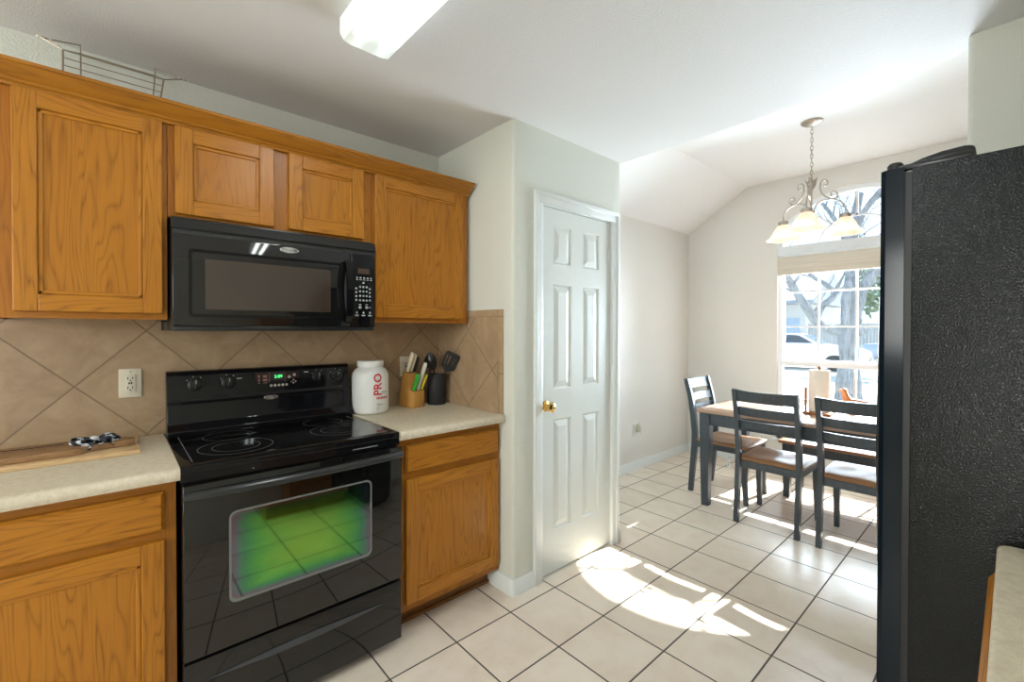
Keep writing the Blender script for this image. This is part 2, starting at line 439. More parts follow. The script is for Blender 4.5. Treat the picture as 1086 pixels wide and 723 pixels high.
# pantry door
b = MB()
def casing(bm, x0, x1, z0, z1):                             # stepped casing profile
    bm.box((x0, YP-.012, z0), (x1, YP, z1), bev=.003); 
for (x0, x1, z0, z1) in ((1.655, 1.719, 0, 2.038), (2.345, 2.408, 0, 2.038)): casing(b, x0, x1, z0, z1)
casing(b, 1.655, 2.408, 2.038, 2.10)
b.box((1.6555, YP-.019, 0), (1.678, YP-.0115, 2.0765), bev=.002); b.box((2.385, YP-.019, 0), (2.4075, YP-.0115, 2.0765), bev=.002); b.box((1.6555, YP-.019, 2.077), (2.4075, YP-.0115, 2.0995), bev=.002)
b.box((1.70, YP, 0), (1.7185, YP+.1, 2.045)); b.box((2.3455, YP, 0), (2.362, YP+.1, 2.045)); b.box((1.70, YP, 2.032), (2.362, YP+.1, 2.046))
struct('trim_2', b, M['white'])
b = MB()
DX0, DX1, DZ0, DZ1, DY = 1.7205, 2.3435, .014, 2.03, YP+.008
xs = [DX0, 1.818, 1.972, 2.073, 2.226, DX1]; zs = [DZ0, .245, .862, 1.03, 1.612, 1.725, 1.938, DZ1]
# front face as grid with raised panels sunk in the 2x3 openings
for i in range(5):
    for j in range(7):
        x0, x1, z0, z1 = xs[i], xs[i+1], zs[j], zs[j+1]
        if i in (1, 3) and j in (1, 3, 5):
            w = min(.03, (x1-x0)*.2)
            rings = [(0, 0), (.008, .008), (.014, .008), (w+.014, .001)]
            t = bmesh.new(); L = []
            for inset, dep in rings:
                L.append([t.verts.new((x, DY+dep, z)) for x, z in ((x0+inset, z0+inset), (x1-inset, z0+inset), (x1-inset, z1-inset), (x0+inset, z1-inset))])
            for a, c in zip(L, L[1:]):
                for k in range(4): t.faces.new((a[k], a[(k+1) % 4], c[(k+1) % 4], c[k]))
            t.faces.new(L[-1]); b._merge(t, 0)
        else:
            t = bmesh.new(); t.faces.new([t.verts.new(p) for p in ((x0, DY, z0), (x1, DY, z0), (x1, DY, z1), (x0, DY, z1))]); b._merge(t, 0)
b.box((DX0, DY+.009, DZ0), (DX1, DY+.035, DZ1))
for x0, x1, z0, z1 in ((DX0, DX0+.0005, DZ0, DZ1), (DX1-.0005, DX1, DZ0, DZ1)): b.box((x0, DY, z0), (x1, DY+.01, z1))
b.box((DX0, DY, DZ0), (DX1, DY+.01, DZ0+.0005)); b.box((DX0, DY, DZ1-.0005), (DX1, DY+.01, DZ1))
door = struct('door_1', b, M['door_white'], smooth=0)
kb = MB()
Mk = Matrix.Translation((1.752, DY, .945)) @ Matrix.Rotation(PI/2, 4, 'X')
kb.lathe([(.031, 0), (.031, .004), (.026, .008), (.013, .011), (.012, .028), (.016, .032), (.025, .038), (.029, .047), (.028, .056), (.020, .063), (.006, .066)], seg=24, M=Mk)
k = obj('door_knob', kb, M['brass'], door); k['label'] = 'polished brass door knob'
for z in (.36, 1.09, 1.82):
    hb = MB(); hb.lathe([(.006, -.045), (.006, .045)], (2.3445, YP-.006, z), 10); hb.box((2.318, DY-.002, z-.044), (2.343, DY, z+.044))
    obj('hinge', hb, M['white'], door)

# dining window
b = MB()
WX = XB+.034
fr = .035
b.box((WX, WY0, ZSILL), (WX+.05, WY0+fr, ZS)); b.box((WX, WY1-fr, ZSILL), (WX+.05, WY1, ZS)); b.box((WX, WY0, ZSILL), (WX+.05, WY1, ZSILL+fr))
b.box((WX-.03, WY0, 2.085), (WX+.05, WY1, 2.17))
win = struct('window_1', b, M['vinyl'])
b = MB(); b.box((XB-.03, WY0-.03, ZSILL-.025), (WX, WY1+.03, ZSILL+.003), bev=.005); obj('window_sill', b, M['white'], win)
b = MB()                                                    # arched head: ring, spokes, inner arc
for i in range(NA):
    t0, t1 = PI*i/NA, PI*(i+1)/NA
    b.prism([arch(t0), arch(t0, WH-.04, RISE-.04), arch(t1, WH-.04, RISE-.04), arch(t1)], 0, WX-.01, WX+.05)
obj('arch_frame', b, M['vinyl'], win, smooth=0)
b = MB()
for i in range(24):
    t0, t1 = PI*i/24, PI*(i+1)/24
    b.prism([arch(t0, .29, .22), arch(t0, .273, .203), arch(t1, .273, .203), arch(t1, .29, .22)], 0, WX+.014, WX+.03)
for t0 in (PI*.27, PI/2, PI*.73):
    p, q_ = Vector(arch(t0, .28, .21)), Vector(arch(t0, WH-.02, RISE-.02)); d = (q_-p).normalized(); nn = Vector((-d.y, d.x))*.0085
    b.prism([tuple(p+nn), tuple(p-nn), tuple(q_-nn), tuple(q_+nn)], 0, WX+.014, WX+.03)
obj('arch_muntins', b, M['vinyl'], win)
b = MB(); b.prism([arch(PI*i/NA, WH-.02, RISE-.02) for i in range(NA+1)], 0, WX+.019, WX+.024); g = obj('arch_pane', b, M['glass'], win)
def sash(name, z0, z1, x, rows):
    b = MB(); y0, y1 = WY0+.0006, WY1-.0006; w = .046
    b.box((x, y0, z0), (x+.028, y0+w, z1)); b.box((x, y1-w, z0), (x+.028, y1, z1)); b.box((x, y0+w, z0), (x+.028, y1-w, z0+w)); b.box((x, y0+w, z1-w), (x+.028, y1-w, z1))
    for k in (1, 2, 3): 
        y = 1.503 - .2865*k; b.box((x+.007, y-.009, z0+w), (x+.021, y+.009, z1-w))
    for k in range(1, rows):
        z = z0+w/2 + (z1-z0-w)*k/rows; b.box((x+.0078, y0+w, z-.009), (x+.0202, y1-w, z+.009))
    o = obj(name, b, M['vinyl'], win)
    g = MB(); g.box((x+.012, y0+w-.004, z0+w-.004), (x+.016, y1-w+.004, z1-w+.004)); obj('pane', g, M['glass'], o)
sash('upper_sash', 1.035, 2.085, WX+.016, 3)
sash('lower_sash', ZSILL+.03, 1.065, WX-.012, 2)

# ------------------------------------------------------------------ cabinets
def door_front(bm_f, bm_p, x0, x1, z0, z1, y, t=.019, w=.055, facing=-1):
    """frame-and-panel front whose face is at y and back at y - facing*t (facing -1: looks towards -Y)"""
    s = -facing
    def bx(bm, a0, a1, c0, c1, d0, d1, mi, bev=0):
        ya, yb = sorted((y+s*d0, y+s*d1)); bm.box((a0, ya, c0), (a1, yb, c1), mi, bev)
    bx(bm_f, x0, x0+w, z0, z1, 0, t, 0, .0035); bx(bm_f, x1-w, x1, z0, z1, 0, t, 0, .0035)
    bx(bm_f, x0+w-.001, x1-w+.001, z0, z0+w, 0, t, 1, .0035); bx(bm_f, x0+w-.001, x1-w+.001, z1-w, z1, 0, t, 1, .0035)
    # inner moulding lip
    l = .012
    for (a0, a1, c0, c1, mi) in ((x0+w, x0+w+l, z0+w, z1-w, 0), (x1-w-l, x1-w, z0+w, z1-w, 0), (x0+w, x1-w, z0+w, z0+w+l, 1), (x0+w, x1-w, z1-w-l, z1-w, 1)):
        bx(bm_f, a0, a1, c0, c1, .005, t, mi, .003)
    bx(bm_p, x0+w, x1-w, z0+w, z1-w, .0105, t-.002, 0)
def cab_door(parent, x0, x1, z0, z1, y, facing=-1, w=.055):
    f, p = MB(), MB(); door_front(f, p, x0, x1, z0, z1, y, w=w, facing=facing)
    d = obj('door', f, [M['oak_z'], M['oak_x']], parent, smooth=0); obj('door_panel', p, M['oak_panel'], d, smooth=0)
def drawer_front(parent, x0, x1, z0, z1, y, facing=-1):
    b = MB(); ya, yb = sorted((y, y-facing*.019))
    t = bmesh.new(); s = -facing; e = .009
    A = [t.verts.new(p) for p in ((x0+e, y, z0+e), (x1-e, y, z0+e), (x1-e, y, z1-e), (x0+e, y, z1-e))]
    B = [t.verts.new(p) for p in ((x0, y+s*.008, z0), (x1, y+s*.008, z0), (x1, y+s*.008, z1), (x0, y+s*.008, z1))]
    C = [t.verts.new((v.co.x, y+s*.019, v.co.z)) for v in B]
    t.faces.new(A); t.faces.new(C[::-1])
    for P, Q in ((A, B), (B, C)):
        for k in range(4): t.faces.new((P[k], P[(k+1) % 4], Q[(k+1) % 4], Q[k]))
    bmesh.ops.recalc_face_normals(t, faces=t.faces); b._merge(t, 0)
    obj('drawer_front', b, M['oak_x'], parent, smooth=0)
def face_frame(parent, x0, x1, z0, z1, y, stiles, rails, t=.02, facing=-1):
    b = MB(); ya, yb = sorted((y, y-facing*t))
    for a0, a1 in stiles: b.box((a0, ya, z0), (a1, yb, z1), 0)
    for c0, c1 in rails: b.box((x0, ya+.0003, c0), (x1, yb, c1), 1)
    obj('face_frame', b, [M['oak_in'], M['oak_in_x']], parent)
M['oak_in_x'] = oak('oak_frame_rail', 0, (.43, .165, .014), (.35, .122, .010), (.18, .065, .012))
M['oak_fr_z'] = oak('oak_face_stile', 2, (.46, .18, .017), (.37, .13, .011), (.20, .07, .012))
YF, YDR = 2.06, 2.040                                       # upper face frame and door face planes
def upper(name, label, x0, x1, z0, z1, doors, stiles, zr=.035):
    c = thing(name, label, 'cabinet', ((x0+x1)/2, 2.22, z0), 'oak wall cabinets')
    b = MB(); t = .016
    b.box((x0, YF+.02, z0), (x0+t, YW-.001, z1)); b.box((x1-t, YF+.02, z0), (x1, YW-.001, z1))
    b.box((x0+t, YF+.02, z0+.012), (x1-t, YW-.001, z0+.03)); b.box((x0+t, YF+.02, z1-.02), (x1-t, YW-.001, z1)); b.box((x0+t, YW-.01, z0+.03), (x1-t, YW-.001, z1-.02))
    obj('carcass', b, M['oak_fr_z'], c, smooth=0)
    b = MB()
    for a0, a1 in stiles: b.box((a0, YF, z0), (a1, YF+.02, z1), 0, .001)
    for c0, c1 in ((z0, z0+zr), (z1-.035, z1)): b.box((x0+.01, YF+.0004, c0), (x1-.01, YF+.0198, c1), 1)
    obj('face_frame', b, [M['oak_fr_z'], M['oak_in_x']], c, smooth=0)
    for d in doors: cab_door(c, *d, YDR)
    return c
ZT = 2.118
upper('wall_cabinet', 'tall oak wall cabinet left of the microwave, with one door', -.30, .147, 1.395, ZT, [(-.232, .133, 1.416, 2.108)], [(-.30, -.215), (.118, .147)])
upper('wall_cabinet', 'short oak wall cabinet with two doors above the black microwave', .149, .926, 1.772, ZT, [(.170, .500, 1.785, 2.106), (.556, .884, 1.785, 2.106)], [(.149, .19), (.49, .57), (.87, .926)], .03)
upper('wall_cabinet', 'oak wall cabinet right of the microwave, in the corner by the short wall', .928, 1.492, 1.395, ZT, [(.940, 1.452, 1.418, 2.106)], [(.928, .96), (1.435, 1.492)])
b = MB()                                                    # crown moulding
prof = [(2.058, 2.106), (2.045, 2.106), (2.043, 2.114), (2.034, 2.118), (2.030, 2.124), (2.018, 2.130), (2.004, 2.142), (1.992, 2.150), (1.988, 2.154), (1.982, 2.156), (1.980, 2.166), (2.058, 2.166)]
b.prism(prof, 0, -.32, 1.492)
cr = obj('crown_molding', b, M['oak_crown'] if 'oak_crown' in M else oak('oak_crown', 0, (.43, .178, .016), (.34, .125, .010), (.20, .07, .012), k=.7), smooth=25)
tag(cr, 'long oak crown moulding running along the tops of the wall cabinets', 'moulding')

YB, YBD = 1.80, 1.780
def base_cab(name, label, x0, x1, dx0, dx1, stiles):
    c = thing(name, label, 'cabinet', ((x0+x1)/2, 2.05, 0), 'oak base cabinets')
    b = MB(); t = .016
    b.box((x0, YB+.02, .10), (x0+t, YW-.001, .88)); b.box((x1-t, YB+.02, .10), (x1, YW-.001, .88)); b.box((x0, YB+.02, .10), (x1, YW-.001, .118)); b.box((x0, YW-.015, .118), (x1, YW-.001, .88)); b.box((x0, YB+.02, .86), (x1, YW-.001, .879))
    obj('carcass', b, M['oak_fr_z'], c, smooth=0)
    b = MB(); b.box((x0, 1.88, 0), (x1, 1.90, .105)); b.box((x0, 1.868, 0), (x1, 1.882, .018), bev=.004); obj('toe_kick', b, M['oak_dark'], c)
    b = MB()
    for a0, a1 in stiles: b.box((a0, YB, .10), (a1, YB+.02, .88), 0, .001)
    for c0, c1 in ((.10, .145), (.685, .73), (.835, .88)): b.box((x0+.01, YB+.0004, c0), (x1-.01, YB+.0198, c1), 1)
    obj('face_frame', b, [M['oak_in'], M['oak_in_x']], c, smooth=0)
    drawer_front(c, dx0, dx1, .722, .846, YBD); cab_door(c, dx0, dx1, .135, .692, YBD, w=.058)
base_cab('base_cabinet', 'oak base cabinet left of the black range, under the cutting board', -.62, .148, -.56, .117, [(-.62, -.54), (.098, .148)])
base_cab('base_cabinet', 'oak base cabinet right of the black range, under the white jar', .928, 1.512, .962, 1.496, [(.928, .98), (1.478, 1.512)])
def counter_top(name, label, x0, x1):
    b = MB(); pr_ = [(YW-.009, .88), (YW-.009, .920), (1.765, .920), (1.752, .916), (1.7455, .906), (1.745, .893), (1.751, .882), (1.765, .88)]
    b.prism(pr_, 0, x0, x1); tag(obj(name, b, M['counter'], base=((x0+x1)/2, 2.07, .88), smooth=50), label, 'countertop')
M_ = None
counter_top('countertop', 'beige laminate countertop under the cutting board, left of the range', -.9, .1545)
counter_top('countertop', 'beige laminate countertop under the knife block, right of the range', .9205, 1.5058)

# ------------------------------------------------------------------ fridge (right) and the counter in front of it
FX0, FX1, FY = 1.42, 2.29, .165
fz = thing('refrigerator', 'tall black refrigerator with pebbled side, at the right by the wall stub', 'refrigerator', ((FX0+FX1)/2, -.2, 0))
b = MB(); b.box((FX0, -.58, .03), (FX1, FY, 1.748), bev=.004); 
for x in (FX0+.06, FX1-.06):
    for y in (-.5, .08): b.lathe([(.022, 0), (.022, .035)], (x, y, 0), 12, 0)
obj('body', b, M['pebble'], fz)
b = MB(); b.box((FX0+.004, FY, .10), (FX1-.004, FY+.014, 1.74)); obj('door_gasket', b, M['gasket'], fz)
M['black_door'] = glossy_black('black_door_skin', (.005, .010, .016), .13, .20)
def fridge_door(x0, x1, handle_x):
    z0, z1 = .10, 1.752
    b = MB(); y0, y1 = FY+.013, FY+.062
    n = 10; pr_ = [(x0, y0), (x0, y1-.014)]
    for i in range(n+1):                                    # gently bowed front
        t = i/n; pr_.append((x0+.006+(x1-x0-.012)*t, y1-.004+.010*math.sin(PI*t)))
    pr_ += [(x1, y1-.014), (x1, y0)]
    b.prism(pr_, 2, z0, z1)
    d = obj('door', b, M['black_door'], fz, smooth=30)
    hb = MB(); y2 = y1+.004
    hb.tube([(handle_x, y2-.006, .62), (handle_x, y2+.030, .66), (handle_x, y2+.036, 1.0), (handle_x, y2+.030, 1.46), (handle_x, y2-.006, 1.50)], .012, 10)
    obj('handle', hb, M['black_sat'], d)
fridge_door(FX0-.001, 1.785, 1.735); fridge_door(1.79, FX1+.001, 1.84)
b = MB()                                                    # hinge cover on top: round post cap at the door, long arm running back
b.prism([(FX0+.012, .062), (FX0+.075, .062), (FX0+.078, .14), (FX0+.06, .17), (FX0+.028, .205), (FX0+.012, .205)], 2, 1.7485, 1.762, bev=.004)
t_ = [(.060, 1.7485), (.188, 1.7485), (.190, 1.755), (.170, 1.763), (.150, 1.770), (.115, 1.777), (.078, 1.779), (.064, 1.776), (.060, 1.768)]
b.prism(t_, 0, FX0+.014, FX0+.070, bev=.006)
b.lathe([(.016, 0), (.016, .014), (.012, .019)], (FX0+.026, FY+.034, 1.7525), 20)
obj('hinge_cover', b, M['black_sat'], fz)
b = MB(); b.lathe([(.014, 0), (.016, .010), (.006, .018)], (FX0+.02, FY+.006, 1.727), 14); k = obj('hinge_bushing', b, M['white_plastic'], fz); k['label'] = 'white hinge bushing'

rc = thing('base_cabinet', 'oak base cabinet at the right edge, beside the refrigerator', 'cabinet', (1.08, -.3, 0), 'oak base cabinets')
b = MB(); b.box((.80, YK, .10), (1.368, -.005, .878)); b.box((.80, YK, 0), (1.368, -.07, .105)); obj('carcass', b, M['oak_fr_z'], rc)
b = MB(); b.box((.80, -.006, .10), (.85, .012, .878), 0); b.box((1.33, -.006, .10), (1.368, .012, .878), 0); b.box((.81, -.0055, .83), (1.36, .0118, .878), 1); b.box((.81, -.0055, .10), (1.36, .0118, .14), 1)
obj('face_frame', b, [M['oak_fr_z'], M['oak_in_x']], rc)
drawer_front(rc, .83, 1.35, .722, .862, .031, 1); cab_door(rc, .83, 1.35, .135, .692, .031, 1)
b = MB()
pl_ = [(.45, YK), (.45, .020)] + [(1.347+.025*math.sin(PI/2*i/6), -.005+.025*math.cos(PI/2*i/6)) for i in range(7)] + [(1.372, YK)]
b.prism(pl_, 2, .88, .92, 0, .007, 3)
tag(obj('countertop', b, M['counter'], base=(.9, -.3, .88), smooth=50), 'beige laminate countertop at the right edge, in front of the refrigerator side', 'countertop')

# ------------------------------------------------------------------ range
RX0, RX1 = .158, .918; RC = (RX0+RX1)/2
rg = thing('range', 'black electric range with glass cooktop and green-tinted oven window', 'stove', (RC, 2.05, 0))
b = MB(); b.box((RX0+.003, 1.785, .035), (RX1-.003, 2.375, .895)); obj('body', b, M['black_sat'], rg)
for x in (RX0+.05, RX1-.05):
    for y in (1.84, 2.3):
        b = MB(); b.lathe([(.016, .0), (.020, .004), (.020, .014), (.009, .016), (.009, .036)], (x, y, 0), 12); obj('foot', b, M['black_sat'], rg)
b = MB()                                                    # cooktop, gently bowed front with a rolled lip
n = 14
fr_ = [(RX0-.002+(RX1-RX0+.004)*i/n, 1.762-.010*math.sin(PI*i/n)) for i in range(n+1)]
b.prism(fr_+[(RX1+.002, 2.33), (RX0-.002, 2.33)], 2, .893, .918, 0, .004)
b.prism([(x, y+.004) for x, y in fr_]+[(RX1-.004, 1.80), (RX0+.004, 1.80)], 2, .866, .894)
ct = obj('cooktop', b, M['black'], rg)
b = MB(); b.box((RX0+.028, 1.80, .9178), (RX1-.028, 2.275, .9190)); obj('glass_top', b, M['black_glass'], ct)
def ring(bm, cx, cy, r, z, w=.0008, mi=0, seg=48):
    t = bmesh.new(); A = []; B = []
    for k in range(seg):
        c, s_ = math.cos(2*PI*k/seg), math.sin(2*PI*k/seg)
        A.append(t.verts.new((cx+(r-w)*c, cy+(r-w)*s_, z))); B.append(t.verts.new((cx+(r+w)*c, cy+(r+w)*s_, z)))
    for k in range(seg): t.faces.new((A[k], B[k], B[(k+1) % seg], A[(k+1) % seg]))
    bm._merge(t, mi)
BU = [(.352, 1.945, (.112, .073)), (.350, 2.160, (.083,)), (.735, 1.945, (.090, )), (.735, 2.155, (.112, .075))]
BU = [(.345, 1.955, (.122, .078)), (.352, 2.170, (.088,)), (.742, 1.985, (.115, .075)), (.742, 2.185, (.085,))]
for cx, cy, rs in BU:
    b = MB()
    for r_ in rs: ring(b, cx, cy, r_, .9193)
    obj('burner_ring', b, M['grey_line'], ct)
b = MB()
for a, c in (((RX0+.034, 1.812), (RX0+.036, 2.268)), ((RX1-.036, 1.812), (RX1-.034, 2.268))): b.box((a[0], a[1], .9190), (c[0], c[1], .9194))
b.box((RX0+.034, 2.266, .9190), (RX1-.034, 2.268, .9194)); obj('frame_line', b, M['grey_line'], ct)
b = MB()
for x0, x1 in ((RX0+.20, RX0+.40), (RX0+.47, RX0+.66)): b.box((x0, 1.7585, .876), (x1, 1.768, .879))
obj('vent_slot', b, M['grey_line'], ct)
# backguard
b = MB()
def bgp(z): return 2.296 + (z-.965)*.095                     # sloped control face
prof = [(2.376, .915), (2.262, .915), (2.258, .940), (2.278, .960), (2.286, .968), (bgp(1.045)-.004, 1.045), (bgp(1.06)-.010, 1.058), (bgp(1.07)-.006, 1.07), (bgp(1.165), 1.165), (bgp(1.175)+.008, 1.180), (2.345, 1.184), (2.376, 1.178)]
b.prism(prof, 0, RX0+.002, RX1-.002, 0, .003)
bgd = obj('backguard', b, M['black'], rg, smooth=40)
def bg(x, z, o=.0): return (x, bgp(z)-o-.001, z)
RN = Vector((0, -1, .095)).normalized()
rotk = RN.to_track_quat('Z', 'Y').to_matrix().to_4x4()
for kx in (.257, .378, .758, .852):
    kb = MB(); Mk = Matrix.Translation(bg(kx, 1.126)) @ rotk
    kb.lathe([(.027, 0), (.027, .004), (.021, .006), (.0195, .020), (.017, .023)], seg=24, M=Mk)
    kb.box((-.0042, -.018, .008), (.0042, .018, .031), 0, .002, M=Mk)
    kn = obj('knob', kb, M['black_sat'], rg)
    mb = MB(); mb.box((-.0009, .002, .0312), (.0009, .017, .0316), M=Mk); obj('pointer_mark', mb, M['white_print'], kn)
b = MB()                                                     # printed dial marks
for kx in (.257, .378, .758, .852):
    Mk = Matrix.Translation(bg(kx, 1.126, .0004)) @ rotk
    for j in range(8):
        a = PI*.25*j + .2
        b.box((-.0014, .032, 0), (.0014, .0355, .0004), M=Mk @ Matrix.Rotation(a, 4, 'Z'))
    b.box((-.010, -.0435, 0), (.010, -.040, .0004), M=Mk)
for x, z in ((.300, 1.098), (.42, 1.14), (.705, 1.152), (.808, 1.098)): b.box((x-.010, bgp(z)-.0018, z-.0022), (x+.010, bgp(z)-.0008, z+.0022))
obj('dial_marks', b, M['white_print'], bgd)
def slab(bm, x0, x1, z0, z1, o, th=.002, mi=0):
    bm.rect_sweep([((x, (bgp(z0)+bgp(z1))/2-o, (z0+z1)/2), (0, th/2, 0), (0, (bgp(z1)-bgp(z0))/2, (z1-z0)/2)) for x in (x0, x1)], mi)
b = MB(); slab(b, .482, .668, 1.080, 1.160, .0015)
cp = obj('control_panel', b, glossy_black('brown_black_panel', (.034, .015, .011), .12), bgd)
b = MB(); slab(b, .541, .607, 1.121, 1.155, .003)
dsp = obj('clock_display', b, M['slot'], cp)
b = MB(); b.text('3:09', .021, lambda u, v: (.579+u, bgp(1.138+v)-.0046, 1.138+v)); dg = obj('clock_digits', b, emit('green_digits', (.1, 1, .22), 1.6), dsp); dg['label'] = 'green lit clock digits'
b = MB()
for j in range(5): ring_c = (.548+.0165*j, 1.098); b.lathe([(.0062, 0), (.0062, .0014)], M=Matrix.Translation(bg(ring_c[0], ring_c[1], .0022)) @ rotk, seg=12)
for x, z, r_ in ((.627, 1.134, .007), (.650, 1.142, .007), (.645, 1.118, .004), (.645, 1.102, .004), (.655, 1.110, .003), (.636, 1.110, .003)): b.lathe([(r_, 0), (r_, .0012)], M=Matrix.Translation(bg(x, z, .0018)) @ rotk, seg=12)
obj('keypad_buttons', b, plain('panel_button', (.46, .40, .37), .5), cp)
b = MB()
for j in range(4): slab(b, .494, .502, 1.086+.017*j, 1.098+.017*j, .003, .0008); slab(b, .514, .532, 1.086+.017*j, 1.097+.017*j, .003, .0008)
for x0 in (.545, .612): slab(b, x0-.006, x0-.003, 1.115, 1.156, .003, .0008)
obj('panel_print', b, plain('panel_print', (.24, .12, .10), .5), cp)
def badge(parent, cx, y, cz, w, tilt=None):
    b = MB()
    rows = [(1.0, 0), (1.0, .0018), (.93, .0032)]
    t = bmesh.new(); rings = []
    for s_, d in rows: rings.append([t.verts.new((cx+w*s_*math.cos(2*PI*k/28), y-d, cz+w*.36*s_*math.sin(2*PI*k/28))) for k in range(28)])
    for a, c in zip(rings, rings[1:]):
        for k in range(28): t.faces.new((a[k], a[(k+1) % 28], c[(k+1) % 28], c[k]))
    t.faces.new(rings[-1]); bmesh.ops.recalc_face_normals(t, faces=t.faces); b._merge(t, 0)
    o = obj('badge', b, M['silver'], parent); o['label'] = 'oval silver maker badge'
    b = MB(); b.text('Whirlpool', w*.42, lambda u, v: (cx+u, y-.0036, cz+v)); 
    pts = [(cx+w*.84*math.cos(a), y-.0036, cz+w*.26*math.sin(a)) for a in [PI*.15+PI*1.2*i/20 for i in range(21)]]
    b.tube(pts, .0007, 5)
    obj('badge_lettering', b, plain('badge_ink', (.12, .12, .13), .4), o)
badge(bgd, .545, bgp(1.045)-.004, 1.046, .030)
# oven door
b = MB()
OY = 1.735
b.box((RX0+.001, OY, .300), (RX1-.001, 1.784, .862), 0, .004); od = obj('oven_door', b, M['black_glass_door'] if 'black_glass_door' in M else glossy_black('oven_door_glass', (.005, .0045, .004), .035, .62), rg)
def oven_coating():
    """metallic heat-reflecting film of the oven window; its thickness, and so its colour, varies over the pane"""
    q = NT('oven_window_film'); v = q.coord('Generated'); sp = q.n('SeparateXYZ', i_0=v)
    dx = q.math('MULTIPLY', q.math('ABSOLUTE', q.math('SUBTRACT', sp.outputs[0], .5)), 2.0)
    dz = q.math('MULTIPLY', q.math('ABSOLUTE', q.math('SUBTRACT', sp.outputs[2], .5)), 2.0)
    e = q.math('MAXIMUM', q.math('POWER', dx, 2.2), q.math('POWER', dz, 3.5))
    nz = q.noise(q.coord('Object', (5, 5, 30)), 1.0, 3)
    e = q.math('ADD', e, q.math('MULTIPLY', q.math('SUBTRACT', nz, .5), .28))
    c = q.ramp(e, [(.0, (.27, .58, .11)), (.35, (.14, .48, .12)), (.66, (.09, .32, .17)), (.86, (.17, .20, .27)), (1.0, (.24, .17, .23))])
    g = q.n('BsdfGlossy', i_Color=c, i_Roughness=.045); g2 = q.n('BsdfDiffuse', i_Color=q.mix(.72, c, (0, 0, 0)))
    mx = q.n('MixShader', i_0=.10, i_1=g.outputs[0], i_2=g2.outputs[0])
    q.t.links.new(mx.outputs[0], q.out.inputs[0]); return q.m
b = MB()
def rrect(x0, x1, z0, z1, r, n=5):
    out = []
    for cx, cz, a0 in ((x1-r, z1-r, 0), (x0+r, z1-r, PI/2), (x0+r, z0+r, PI), (x1-r, z0+r, 1.5*PI)):
        for i in range(n+1): a = a0+PI/2*i/n; out.append((cx+r*math.cos(a), cz+r*math.sin(a)))
    return out
b.prism(rrect(.288, .775, .452, .748, .02), 1, OY-.0016, OY+.002)
ow = obj('oven_window', b, oven_coating(), od, smooth=0); ow['label'] = 'green iridescent oven window'
b = MB()
A, B = rrect(.283, .781, .443, .753, .024), rrect(.290, .774, .454, .746, .02)
t = bmesh.new(); VA = [t.verts.new((x, OY-.0022, z)) for x, z in A]; VB = [t.verts.new((x, OY-.0022, z)) for x, z in B]
for k in range(len(A)): t.faces.new((VA[k], VA[(k+1) % len(A)], VB[(k+1) % len(A)], VB[k]))
b._merge(t, 0); obj('window_border', b, plain('grey_border', (.15, .16, .15), .25, var=.02), od, smooth=0)
b = MB()                                                     # wide bar handle under the cooktop lip
n = 12
pf = lambda x: 1.742-.030*math.sin(PI*max(0, min(1, (x-RX0)/(RX1-RX0))))**.5
b.tube([(x, pf(x)-.004, .8305) for x in [RX0+.004+(RX1-RX0-.008)*i/24 for i in range(25)]], .0155, 14, flat=.8)
obj('oven_handle', b, glossy_black('handle_black', (.020, .022, .023), .22), od, smooth=50)
b = MB(); b.box((RX0+.002, 1.738, .040), (RX1-.002, 1.784, .290), 0, .004); dr = obj('storage_drawer', b, M['drawer_black'] if 'drawer_black' in M else glossy_black('drawer_black', (.006, .006, .0065), .07, .55), rg)
b = MB()                                                     # smile-shaped drawer pull
up_, lo_ = [], []
for i in range(25):
    t_ = i/24; x = RX0+.075+(RX1-RX0-.165)*t_
    s_ = math.sin(PI*t_); up_.append((x, .222+.010*s_)); lo_.append((x, .221-.012*s_))
for i in range(24):
    a, c = up_[i], up_[i+1]; d, e = lo_[i], lo_[i+1]
    b.prism([a, c, e, d], 1, 1.7335-.004*math.sin(PI*i/24), 1.7395)
obj('drawer_pull', b, M['pull'] if 'pull' in M else plain('dark_grey_pull', (.05, .055, .06), .25), dr, smooth=30)

# ------------------------------------------------------------------ microwave
MX0, MX1, MZ0, MZ1, MY = .156, .918, 1.354, 1.770, 2.0
mw = thing('microwave', 'black over-the-range microwave hung between the oak wall cabinets', 'microwave', ((MX0+MX1)/2, 2.19, MZ0))
b = MB(); b.box((MX0, MY+.022, MZ0), (MX1, YW-.01, MZ1), 0, .003); obj('body', b, M['black_sat'], mw)
b = MB(); b.prism([(MY+.024, 1.722), (MY-.004, 1.722), (MY-.006, 1.728), (MY+.010, 1.760), (MY+.024, 1.766)], 0, MX0-.001, MX1+.001); vg = obj('vent_grille', b, M['black_sat'], mw)
b = MB(); b.box((MX0+.002, MY+.001, 1.706), (MX1-.002, MY+.010, 1.722)); obj('vent_gap', b, M['slot'], vg)
b = MB(); b.box((MX0, MY, 1.372), (.802, MY+.021, 1.7065), 0, .004); md = obj('door', b, glossy_black('microwave_door', (.0085, .008, .0078), .05, .58), mw)
b = MB()
A, B = rrect(.205, .768, 1.405, 1.655, .012), rrect(.214, .759, 1.414, 1.646, .008)
t = bmesh.new(); L = [[t.verts.new((x, y, z)) for x, z in P] for P, y in ((A, MY-.0005), (A, MY-.004), (B, MY-.004), (B, MY-.0008))]
for P, Q in zip(L, L[1:]):
    for k in range(len(P)): t.faces.new((P[k], P[(k+1) % len(P)], Q[(k+1) % len(P)], Q[k]))
bmesh.ops.recalc_face_normals(t, faces=t.faces); b._merge(t, 0); obj('window_bezel', b, M['black'], md)
b = MB(); b.prism(rrect(.254, .712, 1.435, 1.621, .004), 1, MY-.0022, MY+.001)
